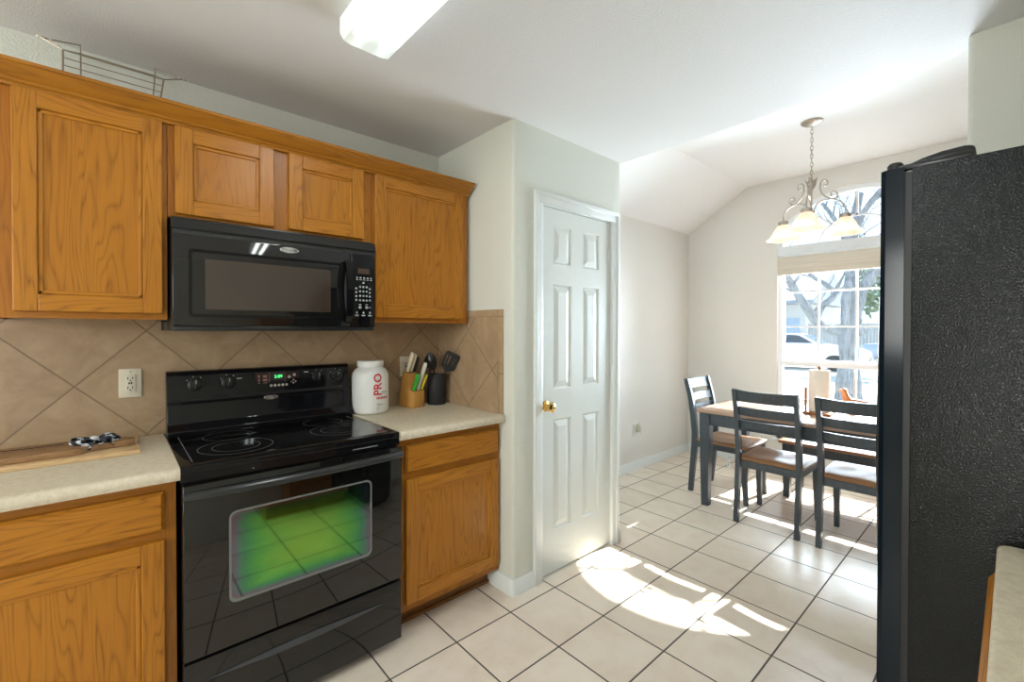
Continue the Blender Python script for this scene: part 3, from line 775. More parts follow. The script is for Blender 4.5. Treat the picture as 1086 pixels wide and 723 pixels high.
def mesh_window():
    q = NT('microwave_window'); nz = q.noise(q.coord(), 6, 2)
    q.set(Base_Color=q.mix(nz, (.040, .028, .022), (.052, .036, .028)), Roughness=.07)  # brown reflection of oak cabinets opposite is put into the base colour
    q.b.inputs['Specular IOR Level'].default_value = .9; return q.m
obj('window', b, mesh_window(), md, smooth=0)
b = MB(); pts = []
for i in range(15):
    t_ = i/14; pts.append(((.786, MY-.010-.026*math.sin(PI*t_)**.6, 1.395+.272*t_), (.013+.0*t_, 0, 0), (0, .006, 0)))
b.rect_sweep(pts); b.box((.776, MY-.014, 1.392), (.797, MY+.002, 1.410), 0, .002); b.box((.776, MY-.014, 1.652), (.797, MY+.002, 1.670), 0, .002)
obj('handle', b, M['black'], md, smooth=50)
b = MB(); b.box((.804, MY, 1.372), (MX1, MY+.021, 1.7065), 0, .004); pn = obj('control_panel', b, M['black'], mw)
b = MB(); b.box((.836, MY-.0012, 1.616), (.889, MY+.001, 1.640)); obj('display', b, plain('brown_display', (.10, .06, .045), .2), pn)
b = MB()
for i in range(5): b.box((.828+.0165*i, MY-.0012, 1.594), (.836+.0165*i, MY+.001, 1.601)); b.box((.827+.0165*i, MY-.0010, 1.587), (.838+.0165*i, MY+.001, 1.590))
b.box((.858, MY-.0012, 1.572), (.866, MY+.001, 1.579))
Rx = Matrix.Rotation(PI/2, 4, 'X')
for r_ in range(4):
    for c_ in range(3): b.lathe([(.0052, 0), (.0052, .0012)], M=Matrix.Translation((.846+.0155*c_, MY, 1.556-.0205*r_)) @ Rx, seg=10)
    for x in (.828, .892): b.box((x-.004, MY-.0012, 1.544-.0175*r_), (x+.004, MY+.001, 1.552-.0175*r_))
for x in (.846, .877): b.lathe([(.0068, 0), (.0068, .0012)], M=Matrix.Translation((x, MY, 1.462)) @ Rx, seg=12); b.box((x-.006, MY-.001, 1.473), (x+.006, MY+.001, 1.477))
b.box((.886, MY-.001, 1.460), (.896, MY+.001, 1.464))
for x in (.831, .862, .893): b.lathe([(.0048, 0), (.0048, .0012)], M=Matrix.Translation((x, MY, 1.438)) @ Rx, seg=10); b.box((x-.008, MY-.001, 1.422), (x+.008, MY+.001, 1.428))
obj('keypad', b, plain('keypad_print', (.42, .46, .46), .5), pn)
badge(md, .545, MY-.0005, 1.688, .036)
b = MB(); b.box((MX0+.004, MY+.004, MZ0), (MX1-.004, MY+.022, 1.371), 0, .003); obj('bottom_trim', b, M['black_sat'], mw)
b = MB(); b.box((.140, 2.20, 1.355), (.146, 2.24, 1.394)); b.box((.140, 2.20, 1.388), (.158, 2.24, 1.394)); obj('mounting_clip', b, M['slot'], mw)

# ------------------------------------------------------------------ ceiling light
LX0, LX1, LY0, LY1 = .583, .772, .33, 1.545
cl = thing('ceiling_light', 'long lit fluorescent light with ribbed wrap diffuser on the kitchen ceiling', 'ceiling light', ((LX0+LX1)/2, (LY0+LY1)/2, ZC))
b = MB(); b.box((LX0+.01, LY0+.01, 2.405), (LX1-.01, LY1-.01, ZC-.0005)); obj('housing', b, M['white'], cl)
def diffuser():
    q = NT('lit_prismatic_diffuser'); sp = q.n('SeparateXYZ', i_0=q.coord('Object'))
    ax = q.math('ABSOLUTE', q.math('SUBTRACT', q.math('ABSOLUTE', sp.outputs[0]), .045))
    tubeg = q.n('MapRange', i_0=ax, i_1=.0, i_2=.034, i_3=1.0, i_4=.012, interpolation_type='SMOOTHSTEP').outputs[0]
    ay = q.math('ABSOLUTE', sp.outputs[1])
    endg = q.n('MapRange', i_0=ay, i_1=.485, i_2=.555, i_3=1.0, i_4=.008, interpolation_type='SMOOTHSTEP').outputs[0]
    st = q.math('ADD', q.math('MULTIPLY', q.math('MULTIPLY', tubeg, endg), 20), .22)
    e = q.n('Emission', i_Color=(.93, 1, .98, 1), i_Strength=st); g = q.n('BsdfPrincipled', i_Base_Color=(.72, .80, .77, 1), i_Roughness=.25)
    a = q.n('AddShader', i_0=e.outputs[0], i_1=g.outputs[0]); q.t.links.new(a.outputs[0], q.out.inputs[0]); return q.m
b = MB(); cx = (LX0+LX1)/2
pr_ = [(LX0, ZC-.002), (LX0, 2.375), (LX0+.012, 2.356), (LX0+.035, 2.350), (LX1-.035, 2.350), (LX1-.012, 2.356), (LX1, 2.375), (LX1, ZC-.002)]
b.prism(pr_, 1, LY0, LY1, 0, .002); obj('diffuser', b, diffuser(), cl, smooth=12)

# ------------------------------------------------------------------ small things on the counters and walls
def outlet(label, base, rz, plug=False):
    o = thing('wall_outlet', label, 'outlet', base, None, world=False, rz=rz)   # local: face looks towards -y
    b = MB(); b.box((-.036, -.006, -.058), (.036 if not plug else .082, 0, .058), 0, .003); p = obj('cover_plate', b, M['almond'] if not plug else M['white_plastic'], o)
    b = MB()
    b.box((-.017, -.009, -.034), (.017, -.005, .034), 0, .002); rcp = obj('receptacle', b, M['almond'] if not plug else M['white_plastic'], o)
    b = MB()
    for z in (-.019, .019):
        b.box((-.009, -.0095, z-.004), (-.006, -.0088, z+.006)); b.box((.005, -.0095, z-.003), (.008, -.0088, z+.005)); b.lathe([(.0028, 0), (.0028, .0006)], M=Matrix.Translation((0, -.009, z-.009)) @ Matrix.Rotation(PI/2, 4, 'X'), seg=8)
    b.box((-.006, -.0096, -.004), (-.001, -.0088, .004)); b.box((.001, -.0096, -.004), (.006, -.0088, .004))
    obj('slots', b, M['slot'], rcp)
    for z in (-.047, .047):
        b = MB(); b.lathe([(.003, 0), (.003, .001)], M=Matrix.Translation((0, -.006, z)) @ Matrix.Rotation(PI/2, 4, 'X'), seg=8)
        obj('screw', b, M['silver'], o)
    if plug:
        b = MB(); b.box((-.022, -.046, -.012), (.022, -.0096, .040), 0, .006); b.lathe([(.012, 0), (.016, .004), (.013, .018), (.004, .03)], (.0, -.028, .040), 14)
        k = obj('plug_in_freshener', b, plain('cream_freshener', (.62, .60, .48), .35), o); k['label'] = 'cream plug-in air freshener'
outlet('almond wall outlet on the tile backsplash left of the range', (.049, YW-.008, 1.142), 0)
outlet('almond wall outlet on the tile backsplash behind the knife block', (1.279, YW-.008, 1.145), 0)
outlet('white outlet with plug-in freshener, low on the dining room wall', (3.80, YD, .385), 0, True)

# cutting board and paddle
b = MB(); b.box((-.62, 2.05, .9203), (.068, 2.335, .936), 0, .003)
tag(obj('cutting_board', b, oak('pale_board_wood', 0, (.68, .47, .25), (.60, .39, .19), (.45, .27, .12), .5, 1.2), base=(-.28, 2.19, .9203)), 'pale wooden cutting board lying on the left countertop', 'cutting board')
pd = thing('serving_paddle', 'dark wooden serving paddle with a bow, lying on the pale board', 'serving board', (-.2, 2.17, .9365))
b = MB(); ol = []
for x, w in ((-.60, .085), (-.12, .085), (-.085, .078), (-.065, .052), (-.045, .034), (-.01, .030), (.03, .032), (.045, .028), (.054, .018), (.057, .006)): ol.append((x, w))
poly = [(x, 2.165-w) for x, w in ol] + [(x, 2.165+w) for x, w in reversed(ol)]
b.prism(poly, 2, .9365, .958, 0, .003)
obj('paddle_board', b, oak('walnut_wood', 0, (.34, .19, .085), (.25, .13, .052), (.13, .065, .025), .5, 1.1), pd, smooth=40)
b = MB()
for ln, y in enumerate((2.20,)):
    pts = [(-.34+.0028*i, y+.008*math.sin(i*.9)*(1 if i % 9 < 6 else .3), .9585) for i in range(75)]; b.tube(pts, .0012, 5)
obj('carved_script', b, M['slot'], pd)
def plaid():
    q = NT('plaid_ribbon'); v = q.coord('Object', (160, 160, 160)); sp = q.n('SeparateXYZ', i_0=v)
    a = q.math('GREATER_THAN', q.math('SINE', q.math('ADD', sp.outputs[0], sp.outputs[2])), .1); c = q.math('GREATER_THAN', q.math('SINE', sp.outputs[1]), .2)
    col = q.mix(a, (.60, .63, .66), (.05, .06, .09)); col = q.mix(c, col, (.012, .014, .02)); q.set(Base_Color=col, Roughness=.8); return q.m
rb = plaid(); b = MB(); cx, cy, cz = -.055, 2.165, .966
def loop(sx, sy, tw, ln, wd):
    pts = []
    for i in range(13):
        t_ = i/12*2*PI; r_ = math.sin(t_/2)
        pts.append((Vector((cx+sx*ln*r_*(1-.15*math.cos(t_)), cy+sy*ln*r_, cz+.010*math.sin(t_)*r_+.004*r_)), Vector((-sy*wd, sx*wd, .004))*(.35+.65*r_), Vector((0, 0, .0012))))
    b.rect_sweep(pts)
loop(.9, .45, 0, .058, .028); loop(-.8, -.55, 0, .052, .028); loop(.75, -.6, 0, .045, .024); loop(-.75, .6, 0, .05, .026); loop(.98, -.1, 0, .05, .03)
b.ball((cx, cy, cz+.004), (.014, .013, .012))
for sx, sy, ln in ((.85, -.3, .07), (-.4, -.9, .06), (.9, .2, .075)):
    b.rect_sweep([((cx+sx*ln*t_, cy+sy*ln*t_, cz+.012*math.sin(3*t_)-.022*t_), (-sy*.018, sx*.018, 0), (0, 0, .001)) for t_ in [i/6 for i in range(7)]])
k = obj('bow', b, rb, pd); k['label'] = 'black and white plaid ribbon bow'

# white jar
jr = thing('supplement_jar', 'large white plastic jar with red lettering beside the range', 'jar', (1.022, 2.284, .9205), None, world=False)
b = MB(); JR = .094
b.lathe([(.078, 0), (.088, .004), (JR, .016), (JR, .190), (.090, .210), (.079, .228), (.064, .238), (.062, .244)], seg=48); obj('jar_body', b, M['white_plastic'], jr, smooth=60)
b = MB(); b.lathe([(.066, .244), (.068, .246), (.068, .272), (.065, .275)], seg=48); obj('lid', b, M['white_plastic'], jr)
vx, vy = 0-1.022, 0-2.284; va = math.atan2(vy, vx)          # the print looks out towards the room, a little right
def wrap(a0, z0, rot=True):
    def fn(u, v):
        if rot: u, v = -v, u
        a = a0 + u/JR; return ((JR+.0012)*math.cos(a), (JR+.0012)*math.sin(a), z0+v)
    return fn
b = MB(); b.text('PRO', .060, wrap(va+.42, .155), bold=.0012, cuts=4)
obj('jar_lettering', b, plain('red_print', (.62, .03, .035), .4), jr, smooth=0)
b = MB(); b.text('JYM', .020, wrap(va+.80, .112, False)); obj('jar_small_lettering', b, plain('grey_ink', (.10, .10, .11), .4), jr, smooth=0)
def cyl_patch(bm, a0, a1, z0, z1):
    n = max(2, int((a1-a0)*JR/.006)); bm.grid(lambda u, v: ((JR+.0006)*math.cos(a0+(a1-a0)*u), (JR+.0006)*math.sin(a0+(a1-a0)*u), z0+(z1-z0)*v), n, 1)
b = MB()
for i in range(9): cyl_patch(b, va+.33+.085*i, va+.385+.085*i+(.01 if i % 2 else 0), .078, .091)
obj('red_print_line', b, plain('red_ink', (.60, .05, .05), .4), jr)
b = MB()
for i, (a1, z) in enumerate(((.55, .054), (.75, .050), (.66, .046), (.56, .036), (.46, .030), (.52, .025))): cyl_patch(b, va+.34, va+a1, z, z+.0022)
cyl_patch(b, va+.36, va+.50, .176, .180)
obj('fine_print', b, plain('grey_fine_print', (.35, .35, .36), .5), jr)

# knife block: stepped, slots raked back. local frame: y = depth (front is -y), x = width
KA = math.radians(14); KL = (1.272, 2.296, .9205)
kbk = thing('knife_block', 'honey wood knife block beside the black utensil crock', 'knife block', KL, None, world=False, rz=KA)
b = MB(); b.prism([(-.065, 0), (-.065, .092), (-.034, .097), (-.030, .100), (-.012, .186), (.022, .206), (.027, .203), (.065, 0)], 0, -.040, .040, 0, .003)
obj('block_body', b, oak('block_wood', 2, (.62, .33, .085), (.52, .25, .055), (.34, .14, .03), .42, 1.4), kbk, smooth=30)
b = MB()
KD = Vector((0, -.36, .93)).normalized()
slots = [(-.024, .006, .1975), (.001, .006, .1975), (-.011, .017, .204), (.0, .018, .204), (.026, .006, .1975), (-.027, -.047, .0955), (.002, -.047, .0955), (.028, -.047, .0955)]
obj_slots = MB()
for x, y, z in slots: obj_slots.box((x-.008, y-.004, z-.004), (x+.008, y+.004, z+.0035))
obj('slots', obj_slots, M['slot'], kbk)
ivory = plain('ivory_handle', (.72, .63, .47), .4); grn = plain('green_handle', (.02, .36, .03), .4); yel = plain('yellow_handle', (.72, .62, .06), .4); wht = plain('off_white_handle', (.62, .60, .53), .4)
Rz = Matrix.Rotation(KA, 4, 'Z')
def knife(label, s, mat, ln, rivets=True, lean=0.0, top=.0115):
    x, y, z = s
    d = (KD + Vector((lean, 0, 0))).normalized()
    p0 = Vector(KL) + Rz @ (Vector((x, y, z)))
    o = thing('kitchen_knife', label, 'knife', p0, 'knives in the wooden block', world=False, rz=KA)
    b = MB(); rs = []
    for t_, w, h in ((0, .0075, .010), (.12, .008, .0115), (.45, .0085, .012), (.8, .009, .014), (.95, .008, .0125), (1, .005, .008)):
        rs.append((d*(.004+ln*t_), Vector((w, 0, 0)), Vector((0, d.z, -d.y))*h))
    t = bmesh.new(); rings = []
    for c, hu, hv in rs: rings.append([t.verts.new(c+hu*math.cos(2*PI*k/10)+hv*math.sin(2*PI*k/10)) for k in range(10)])
    for a, c in zip(rings, rings[1:]):
        for k in range(10): t.faces.new((a[k], a[(k+1) % 10], c[(k+1) % 10], c[k]))
    t.faces.new(rings[0][::-1]); t.faces.new(rings[-1]); bmesh.ops.recalc_face_normals(t, faces=t.faces); b._merge(t, 0)
    obj('handle', b, mat, o, smooth=60)
    b = MB(); b.rect_sweep([(d*u, Vector((.0012, 0, 0)), Vector((0, d.z, -d.y))*.008) for u in (-.03, .006)]); obj('blade', b, M['silver'], o)
    if rivets:
        b = MB()
        for t_ in (.25, .5, .75):
            c = d*(.004+ln*t_); b.tube([c+Vector((-.0094, 0, 0)), c+Vector((.0094, 0, 0))], .002, 8)
        obj('rivets', b, M['nickel'], o)
knife('ivory-handled knife at the left of the top row of the wooden block', slots[0], ivory, .118)
knife('ivory-handled knife, second from left in the top row of the block', slots[1], ivory, .108)
knife('black-handled knife at the right end of the top row of the block', slots[4], M['black_sat'], .088, False)
knife('bright green knife handle in the front step of the wooden block', slots[5], grn, .100, False, .02)
knife('tall off-white knife handle in the front step of the block', slots[6], wht, .165, True, .04)
knife('bright yellow knife handle in the front step of the wooden block', slots[7], yel, .095, False, .10)

# utensil crock and its utensils
CKL = (1.428, 2.276, .9205)
b = MB(); b.lathe([(.049, 0), (.052, .003), (.054, .170), (.053, .176), (.049, .176), (.048, .012), (.0, .012)], seg=32, cap=False)
b.lathe([(.0, .0), (.049, .0)], seg=32, cap=False)
ck = obj('utensil_crock', b, plain('matte_black_crock', (.018, .018, .020), .6, bump=.1), smooth=50); ck.location = CKL; tag(ck, 'matte black utensil crock in the counter corner', 'crock')
def utensil(name, label, foot, top, head):
    p0 = Vector(CKL)+Vector(foot); d = Vector(top)-Vector(foot); ln = d.length; d.normalize()
    o = thing(name, label, 'utensil', p0, 'black utensils in the crock', world=False)
    b = MB(); b.tube([d*(ln*t_) for t_ in (0, .3, .6, 1)], [.0055, .0055, .005, .0045], 8); obj('handle', b, M['black_sat'], o)
    b = MB(); head(b, d*ln, d); obj('head', b, M['black_sat'], o, smooth=45)
def spoon(w, h, tilt=0):
    def f(b, p, d):
        view = Vector((-.62, -.78, 0)); sd = d.cross(view).normalized(); n_ = sd.cross(d).normalized()
        b.grid(lambda u, v: p + d*(h*u) + sd*((v-.5)*2*w*math.sin(PI*min(.98, .06+.9*u))**.6) + n_*(.014*(1-((v-.5)*2)**2)*math.sin(PI*u)), 10, 8)
        b.grid(lambda u, v: p + d*(h*u) + sd*((v-.5)*2*w*math.sin(PI*min(.98, .06+.9*u))**.6) + n_*(.0035+.014*(1-((v-.5)*2)**2)*math.sin(PI*u)), 10, 8)
    return f
def turner(b, p, d):
    view = Vector((-.62, -.78, 0)); sd = d.cross(view).normalized(); n_ = sd.cross(d).normalized()
    def P(u, v, w=0): return p + d*u*1.2 + sd*v*1.35 + n_*w
    S_ = 1.35; ow_ = [(0, -.010), (.02, -.026), (.085, -.034), (.098, -.026), (.098, .026), (.085, .034), (.02, .026), (0, .010)]
    # rim strips and bars leave open slots
    def bar(a, c, w): b.rect_sweep([(P(*a), sd*w, n_*.002), (P(*c), sd*w, n_*.002)])
    for v in (-.029, -.0145, 0, .0145, .029): bar((.016, v*.86), (.094, v), .0068)
    b.rect_sweep([(P(.0, 0), sd*.012, n_*.002), (P(.022, 0), sd*.038, n_*.0022), (P(.034, 0), sd*.042, n_*.0022)])
    b.rect_sweep([(P(.082, 0), sd*.045, n_*.0022), (P(.095, 0), sd*.044, n_*.0022), (P(.102, 0), sd*.038, n_*.0018)])
utensil('slotted_turner', 'black slotted turner leaning right out of the crock', (-.012, .042, .014), (.028, -.053, .196), turner)
utensil('serving_spoon', 'large black spoon leaning left out of the crock', (.018, -.026, .014), (-.030, -.016, .205), spoon(.030, .105))
utensil('ladle', 'black ladle standing at the back left of the crock, by the knives', (-.022, .020, .014), (-.032, .027, .215), spoon(.030, .072))

# wire rack on top of the wall cabinets: low front fence, higher back rail, sliding loops at both ends
wr = thing('wire_rack', 'small wire rack with sliding end loops on top of the wall cabinets', 'rack', (.0, 2.28, 2.119))
def V3(*a): return Vector(a)
w_ = .0024
FL, FR_ = V3(-.1265, 2.20, 2.327), V3(.150, 2.20, 2.327)
BL, BR = V3(-.088, 2.36, 2.402), V3(.132, 2.36, 2.402)
bl, br_ = V3(-.128, 2.20, 2.121), V3(.122, 2.20, 2.121)
cl_, crr = V3(-.088, 2.36, 2.121), V3(.112, 2.36, 2.121)
b = MB()
for a, c in ((FL, bl), (FR_, br_)): b.tube([a, c], .0030, 7); obj
obj('front_post', b, M['steel'], wr)
b = MB()
for a, c in ((BL, cl_), (BR, crr)): b.tube([a, c], .0026, 7)
for a, c in ((FL, BL), (FR_, BR), (bl, cl_), (br_, crr)): b.tube([a, c], .0022, 6)
b.tube([BL, BR], w_, 6); b.tube([cl_, crr], w_, 6); obj('back_frame', b, M['steel'], wr)
b = MB()
for i in range(9):
    t_ = i/8; b.tube([FL.lerp(bl, t_), FR_.lerp(br_, t_)], .0017, 6)
for i in range(1, 8):
    t_ = i/8; b.tube([bl.lerp(br_, t_), cl_.lerp(crr, t_)], .0015, 5)
obj('wires', b, M['steel'], wr)
for A, Z, sx in ((FL, BL, -1), (FR_, BR, 1)):
    b = MB(); tipf = A+V3(sx*.055, .02, .030); tipb = Z+V3(sx*.075, -.07, -.012)
    tipm = A.lerp(Z, .45)+V3(sx*.085, 0, .020)
    b.tube([A, A.lerp(tipf, .6), tipf, tipm, tipb, Z+V3(sx*.0, -.02, .022), Z], .0022, 7)
    lp = obj('end_loop', b, M['steel'], wr)
    b = MB(); b.tube([tipf.lerp(tipm, .25), tipm, tipm.lerp(tipb, .5)], .0042, 8); b.ball(tipb, .005, seg=10); c_ = obj('plastic_tip', b, M['cream_tip'], lp); c_['label'] = 'cream plastic tip'

# ------------------------------------------------------------------ dining furniture
def slate_paint():
    q = NT('slate_paint'); v = q.coord('Object', (14, 14, 2.5)); nz = q.noise(v, 3, 4, .6)
    q.set(Base_Color=q.ramp(nz, [(.3, (.030, .039, .048)), (.7, (.050, .062, .074))]), Roughness=.36); return q.m
M['slate'] = slate_paint()
M['seat_wood'] = oak('seat_wood', 1, (.36, .19, .095), (.28, .14, .066), (.16, .075, .035), .36, 1.0, .35)
M['top_wood'] = oak('table_wood', 1, (.48, .32, .235), (.40, .26, .18), (.28, .17, .11), .24, .8, .35)
def make_chair(label, loc, rz):
    c = thing('dining_chair', label, 'chair', loc, 'slate ladder-back dining chairs', world=False, rz=rz)
    prof = [(-.240, 0), (-.222, .20), (-.205, .40), (-.203, .50), (-.215, .62), (-.240, .78), (-.282, .945)]
    def post_y(z):
        for (y0, z0), (y1, z1) in zip(prof, prof[1:]):
            if z <= z1: return y0+(y1-y0)*(z-z0)/(z1-z0)
        return prof[-1][0]
    for sx in (-1, 1):
        b = MB(); pth = []
        for i in range(22):
            z = .945*i/21; w = .018+.006*math.sin(PI*min(1, z/.945)); pth.append(((sx*.190, post_y(z), z), (.0145, 0, 0), (0, w, 0)))
        b.rect_sweep(pth); obj('leg', b, M['slate'], c, smooth=40)
        b = MB(); b.rect_sweep([((sx*.193, .195+.012, 0), (.014, 0, 0), (0, .014, 0)), ((sx*.190, .190, .25), (.018, 0, 0), (0, .018, 0)), ((sx*.188, .186, .425), (.021, 0, 0), (0, .021, 0))]); obj('leg', b, M['slate'], c, smooth=20)
    for k, (z0, z1) in enumerate(((.862, .948), (.762, .822), (.676, .728))):
        b = MB(); pth = []
        for i in range(15):
            u = -1+2*i/14; bow = -.026*(1-u*u); zc = (z0+z1)/2; yb, yt = post_y(z0)+bow, post_y(z1)+bow
            crest = .010*(u*u)*0 if k else -.010*(1-u*u)
            hz = (z1-z0)/2+crest/2
            pth.append(((u*.178 if k else u*.205, (yb+yt)/2+.004, zc+crest/2), (0, .0085, 0), (0, (yt-yb)/2, hz)))
        b.rect_sweep(pth); obj('top_rail' if k == 0 else 'back_slat', b, M['slate'], c, smooth=40)
    b = MB()
    b.box((-.176, -.205, .385), (.176, -.187, .432)); b.box((-.172, .178, .385), (.172, .196, .432))
    for sx in (-1, 1): b.box((sx*.190-.009, -.19, .385), (sx*.190+.009, .18, .432))
    obj('seat_frame', b, M['slate'], c)
    b = MB()                                                 # saddle seat
    def top(u, v):
        x = (u-.5)*2; y = (v-.5)*2; wx = .205+.012*(y+1)/2
        dip = .013*math.exp(-((abs(x)-.42)/.36)**2)*math.exp(-((y+.12)/.55)**2)
        ed = .012*(max(abs(x), abs(y))**10)
        return (x*wx, .012+y*.208+.010*(1-x*x)*(y > 0)*y, .462-dip-ed)
    b.grid(top, 24, 24); n = 24
    ringp = [top(i/n, 0) for i in range(n)]+[top(1, i/n) for i in range(n)]+[top(1-i/n, 1) for i in range(n)]+[top(0, 1-i/n) for i in range(n)]
    t = bmesh.new(); A = [t.verts.new(p) for p in ringp]; B = [t.verts.new((p[0]*.98, .012+(p[1]-.012)*.98, .4325)) for p in ringp]
    for i in range(len(A)): t.faces.new((A[i], A[(i+1) % len(A)], B[(i+1) % len(A)], B[i]))
    t.faces.new(B); b._merge(t, 0); bmesh.ops.remove_doubles(b.bm, verts=b.bm.verts, dist=.0005)
    # the notches round the rear posts are hidden by them
    obj('seat', b, M['seat_wood'], c, smooth=50, recalc=True)
    return c
ch1 = make_chair('dark dining chair nearest the kitchen, between the head chair and the refrigerator-side chair', (3.548, 1.118, 0), -PI/2)
ch2 = dup(ch1, (3.535, .615, 0), -PI/2, 'dark dining chair partly hidden by the edge of the black refrigerator')
ch3 = dup(ch1, (3.845, 1.578, 0), PI, 'dark dining chair at the head of the table, by the white wall')
ch1['label'] = 'dark dining chair with its whole back in view, left of the chair by the refrigerator'
b = MB(); b.box((-.028, -.001, -.052), (.028, .001, .052), 0); b.tube([(0, 0, .05), (0, 0, .09)], .001, 5)
def tagmat():
    q = NT('printed_tag'); v = q.coord('Object', (60, 60, 60)); nz = q.noise(v, 1, 2)
    q.set(Base_Color=q.ramp(nz, [(.54, (.80, .80, .78)), (.60, (.12, .12, .12))], 'CONSTANT'), Roughness=.7); return q.m
tg = obj('paper_tag', b, tagmat(), ch3); tg.location = (.150, .06, .298); tg.rotation_euler = (0, 0, .9); tg['label'] = 'white printed paper tag hanging under the seat'

TX0, TX1, TY0, TY1 = 3.395, 4.232, .02, 1.648
dt = thing('dining_table', 'rectangular dining table with brown wood top and slate legs by the window', 'table', ((TX0+TX1)/2, (TY0+TY1)/2, 0))
b = MB(); b.box((TX0, TY0, .722), (TX1, TY1, .750), 0, .005); obj('tabletop', b, M['top_wood'], dt)
b = MB()
b.box((TX0+.030, TY0+.06, .628), (TX0+.050, TY1-.06, .7215)); b.box((TX1-.050, TY0+.06, .628), (TX1-.030, TY1-.06, .7215)); b.box((TX0+.06, TY0+.030, .628), (TX1-.06, TY0+.050, .7215)); b.box((TX0+.06, TY1-.050, .628), (TX1-.06, TY1-.030, .7215))
obj('apron', b, M['slate'], dt)
for x in (TX0+.052, TX1-.052):
    for y in (TY0+.057, TY1-.057):
        b = MB(); b.rect_sweep([((x, y, 0), (.026, 0, 0), (0, .026, 0)), ((x, y, .60), (.037, 0, 0), (0, .037, 0)), ((x, y, .7215), (.037, 0, 0), (0, .037, 0))]); obj('leg', b, M['slate'], dt, smooth=20)
bn = thing('dining_bench', 'long wooden bench with slate legs under the window side of the table', 'bench', (4.28, .70, 0))
b = MB(); b.box((4.075, .10, .437), (4.485, 1.285, .462), 0, .005); obj('bench_seat', b, M['seat_wood'], bn)
b = MB()
for x in (4.105, 4.44): b.box((x, .16, .365), (x+.018, 1.225, .4365))
for y in (.145, 1.225): b.box((4.12, y, .365), (4.44, y+.018, .4365))
obj('apron', b, M['slate'], bn)
for x in (4.115, 4.447):
    for y in (.160, 1.228):
        b = MB(); b.rect_sweep([((x, y, 0), (.022, 0, 0), (0, .022, 0)), ((x, y, .4365), (.030, 0, 0), (0, .030, 0))]); obj('leg', b, M['slate'], bn, smooth=20)

# paper towels and bird on the table
th = thing('paper_towel_holder', 'brown wooden paper towel stand on the dining table', 'paper towel holder', (3.85, .945, .7503))
towel_wood = oak('towel_stand_wood', 2, (.42, .17, .05), (.34, .12, .035), (.20, .06, .02), .4, 1.5)
px, py = 3.85, .945
b = MB(); b.box((px-.085, py-.085, .7503), (px+.085, py+.085, .768), 0, .004); obj('base', b, towel_wood, th)
b = MB(); b.tube([(px, py, .766), (px, py, 1.088)], .009, 12); b.ball((px, py, 1.086), .012); obj('center_rod', b, towel_wood, th)
b = MB(); b.tube([(px-.045, py+.085-.012, .766), (px-.045, py+.073, .93)], .0085, 12); b.ball((px-.045, py+.073, .933), .0105, seg=10); obj('side_post', b, towel_wood, th)
b = MB(); b.lathe([(.020, .7685), (.064, .7685), (.065, .772), (.065, 1.068), (.062, 1.071), (.020, 1.071), (.0195, 1.06), (.0195, .78)], (px, py, 0), 40, cap=False)
tr_ = obj('paper_towel_roll', b, plain('paper_towel', (.80, .72, .62), .85, bump=.25, bscale=150), base=(px, py, .7685)); tag(tr_, 'roll of paper towels standing on the wooden holder', 'paper towels')
bd = thing('bird_figurine', 'small brown carved bird figurine on the dining table', 'figurine', (4.1, .795, .7503), world=False, rz=math.radians(85)); bd.scale = (1.3, 1.3, 1.3)
bw = oak('carved_bird_wood', 0, (.44, .16, .05), (.34, .11, .03), (.16, .045, .015), .3, 3)
b = MB()
b.tube([(-.075, 0, .066), (-.055, 0, .060), (-.03, 0, .052), (.0, 0, .050), (.022, 0, .062), (.034, 0, .088), (.040, 0, .112), (.043, 0, .126), (.045, 0, .134)], [.004, .014, .026, .031, .026, .018, .0145, .0155, .004], 14)
b.tube([(.052, 0, .122), (.064, 0, .120), (.072, 0, .116)], [.006, .004, .0008], 8)
obj('bird_body', b, bw, bd, smooth=60)
b = MB()
for sy in (-1, 1): b.tube([(.018, sy*.027, .064), (-.02, sy*.031, .058), (-.066, sy*.016, .066)], [.004, .014, .002], 10, flat=.4)
obj('wing', b, plain('dark_wing', (.13, .05, .022), .4), bd)
b = MB(); b.lathe([(.030, 0), (.032, .004), (.022, .012), (.014, .022)], (.0, 0, 0), 20); obj('stand', b, bw, bd)

# rolled woven shade under the arch
sh = thing('woven_shade', 'rolled up beige woven wood shade at the top of the lower window', 'window shade', (XB-.01, WC, 2.07))
def woven():
    q = NT('woven_reed'); sp = q.n('SeparateXYZ', i_0=q.coord('World')); s_ = q.math('SINE', q.math('MULTIPLY', sp.outputs[2], 420.0))
    nz = q.noise(q.coord('World', (3, 3, 160)), 1.0, 3)
    c = q.ramp(nz, [(.3, (.62, .56, .47)), (.7, (.78, .73, .64))])
    q.set(Base_Color=q.mix(q.math('MULTIPLY', q.math('ADD', s_, 1.0), .18), c, (.45, .38, .29)), Roughness=.75); q.bump(s_, .3, .002); return q.m
wv = woven()
b = MB(); b.box((XB-.035, WY0+.01, 1.890), (XB-.012, WY1-.012, 2.062), 0, .004); obj('valance', b, wv, sh)
b = MB(); b.lathe([(.026, WY0+.02), (.026, WY1-.03)], (0, 0, 0), 20, M=Matrix.Translation((XB+.016, 0, 1.925)) @ Matrix.Rotation(-PI/2, 4, 'X')); obj('reed_roll', b, wv, sh)
b = MB(); b.box((XB-.012, WY0+.01, 2.045), (XB+.03, WY1-.012, 2.075)); obj('headrail', b, M['vinyl'], sh)

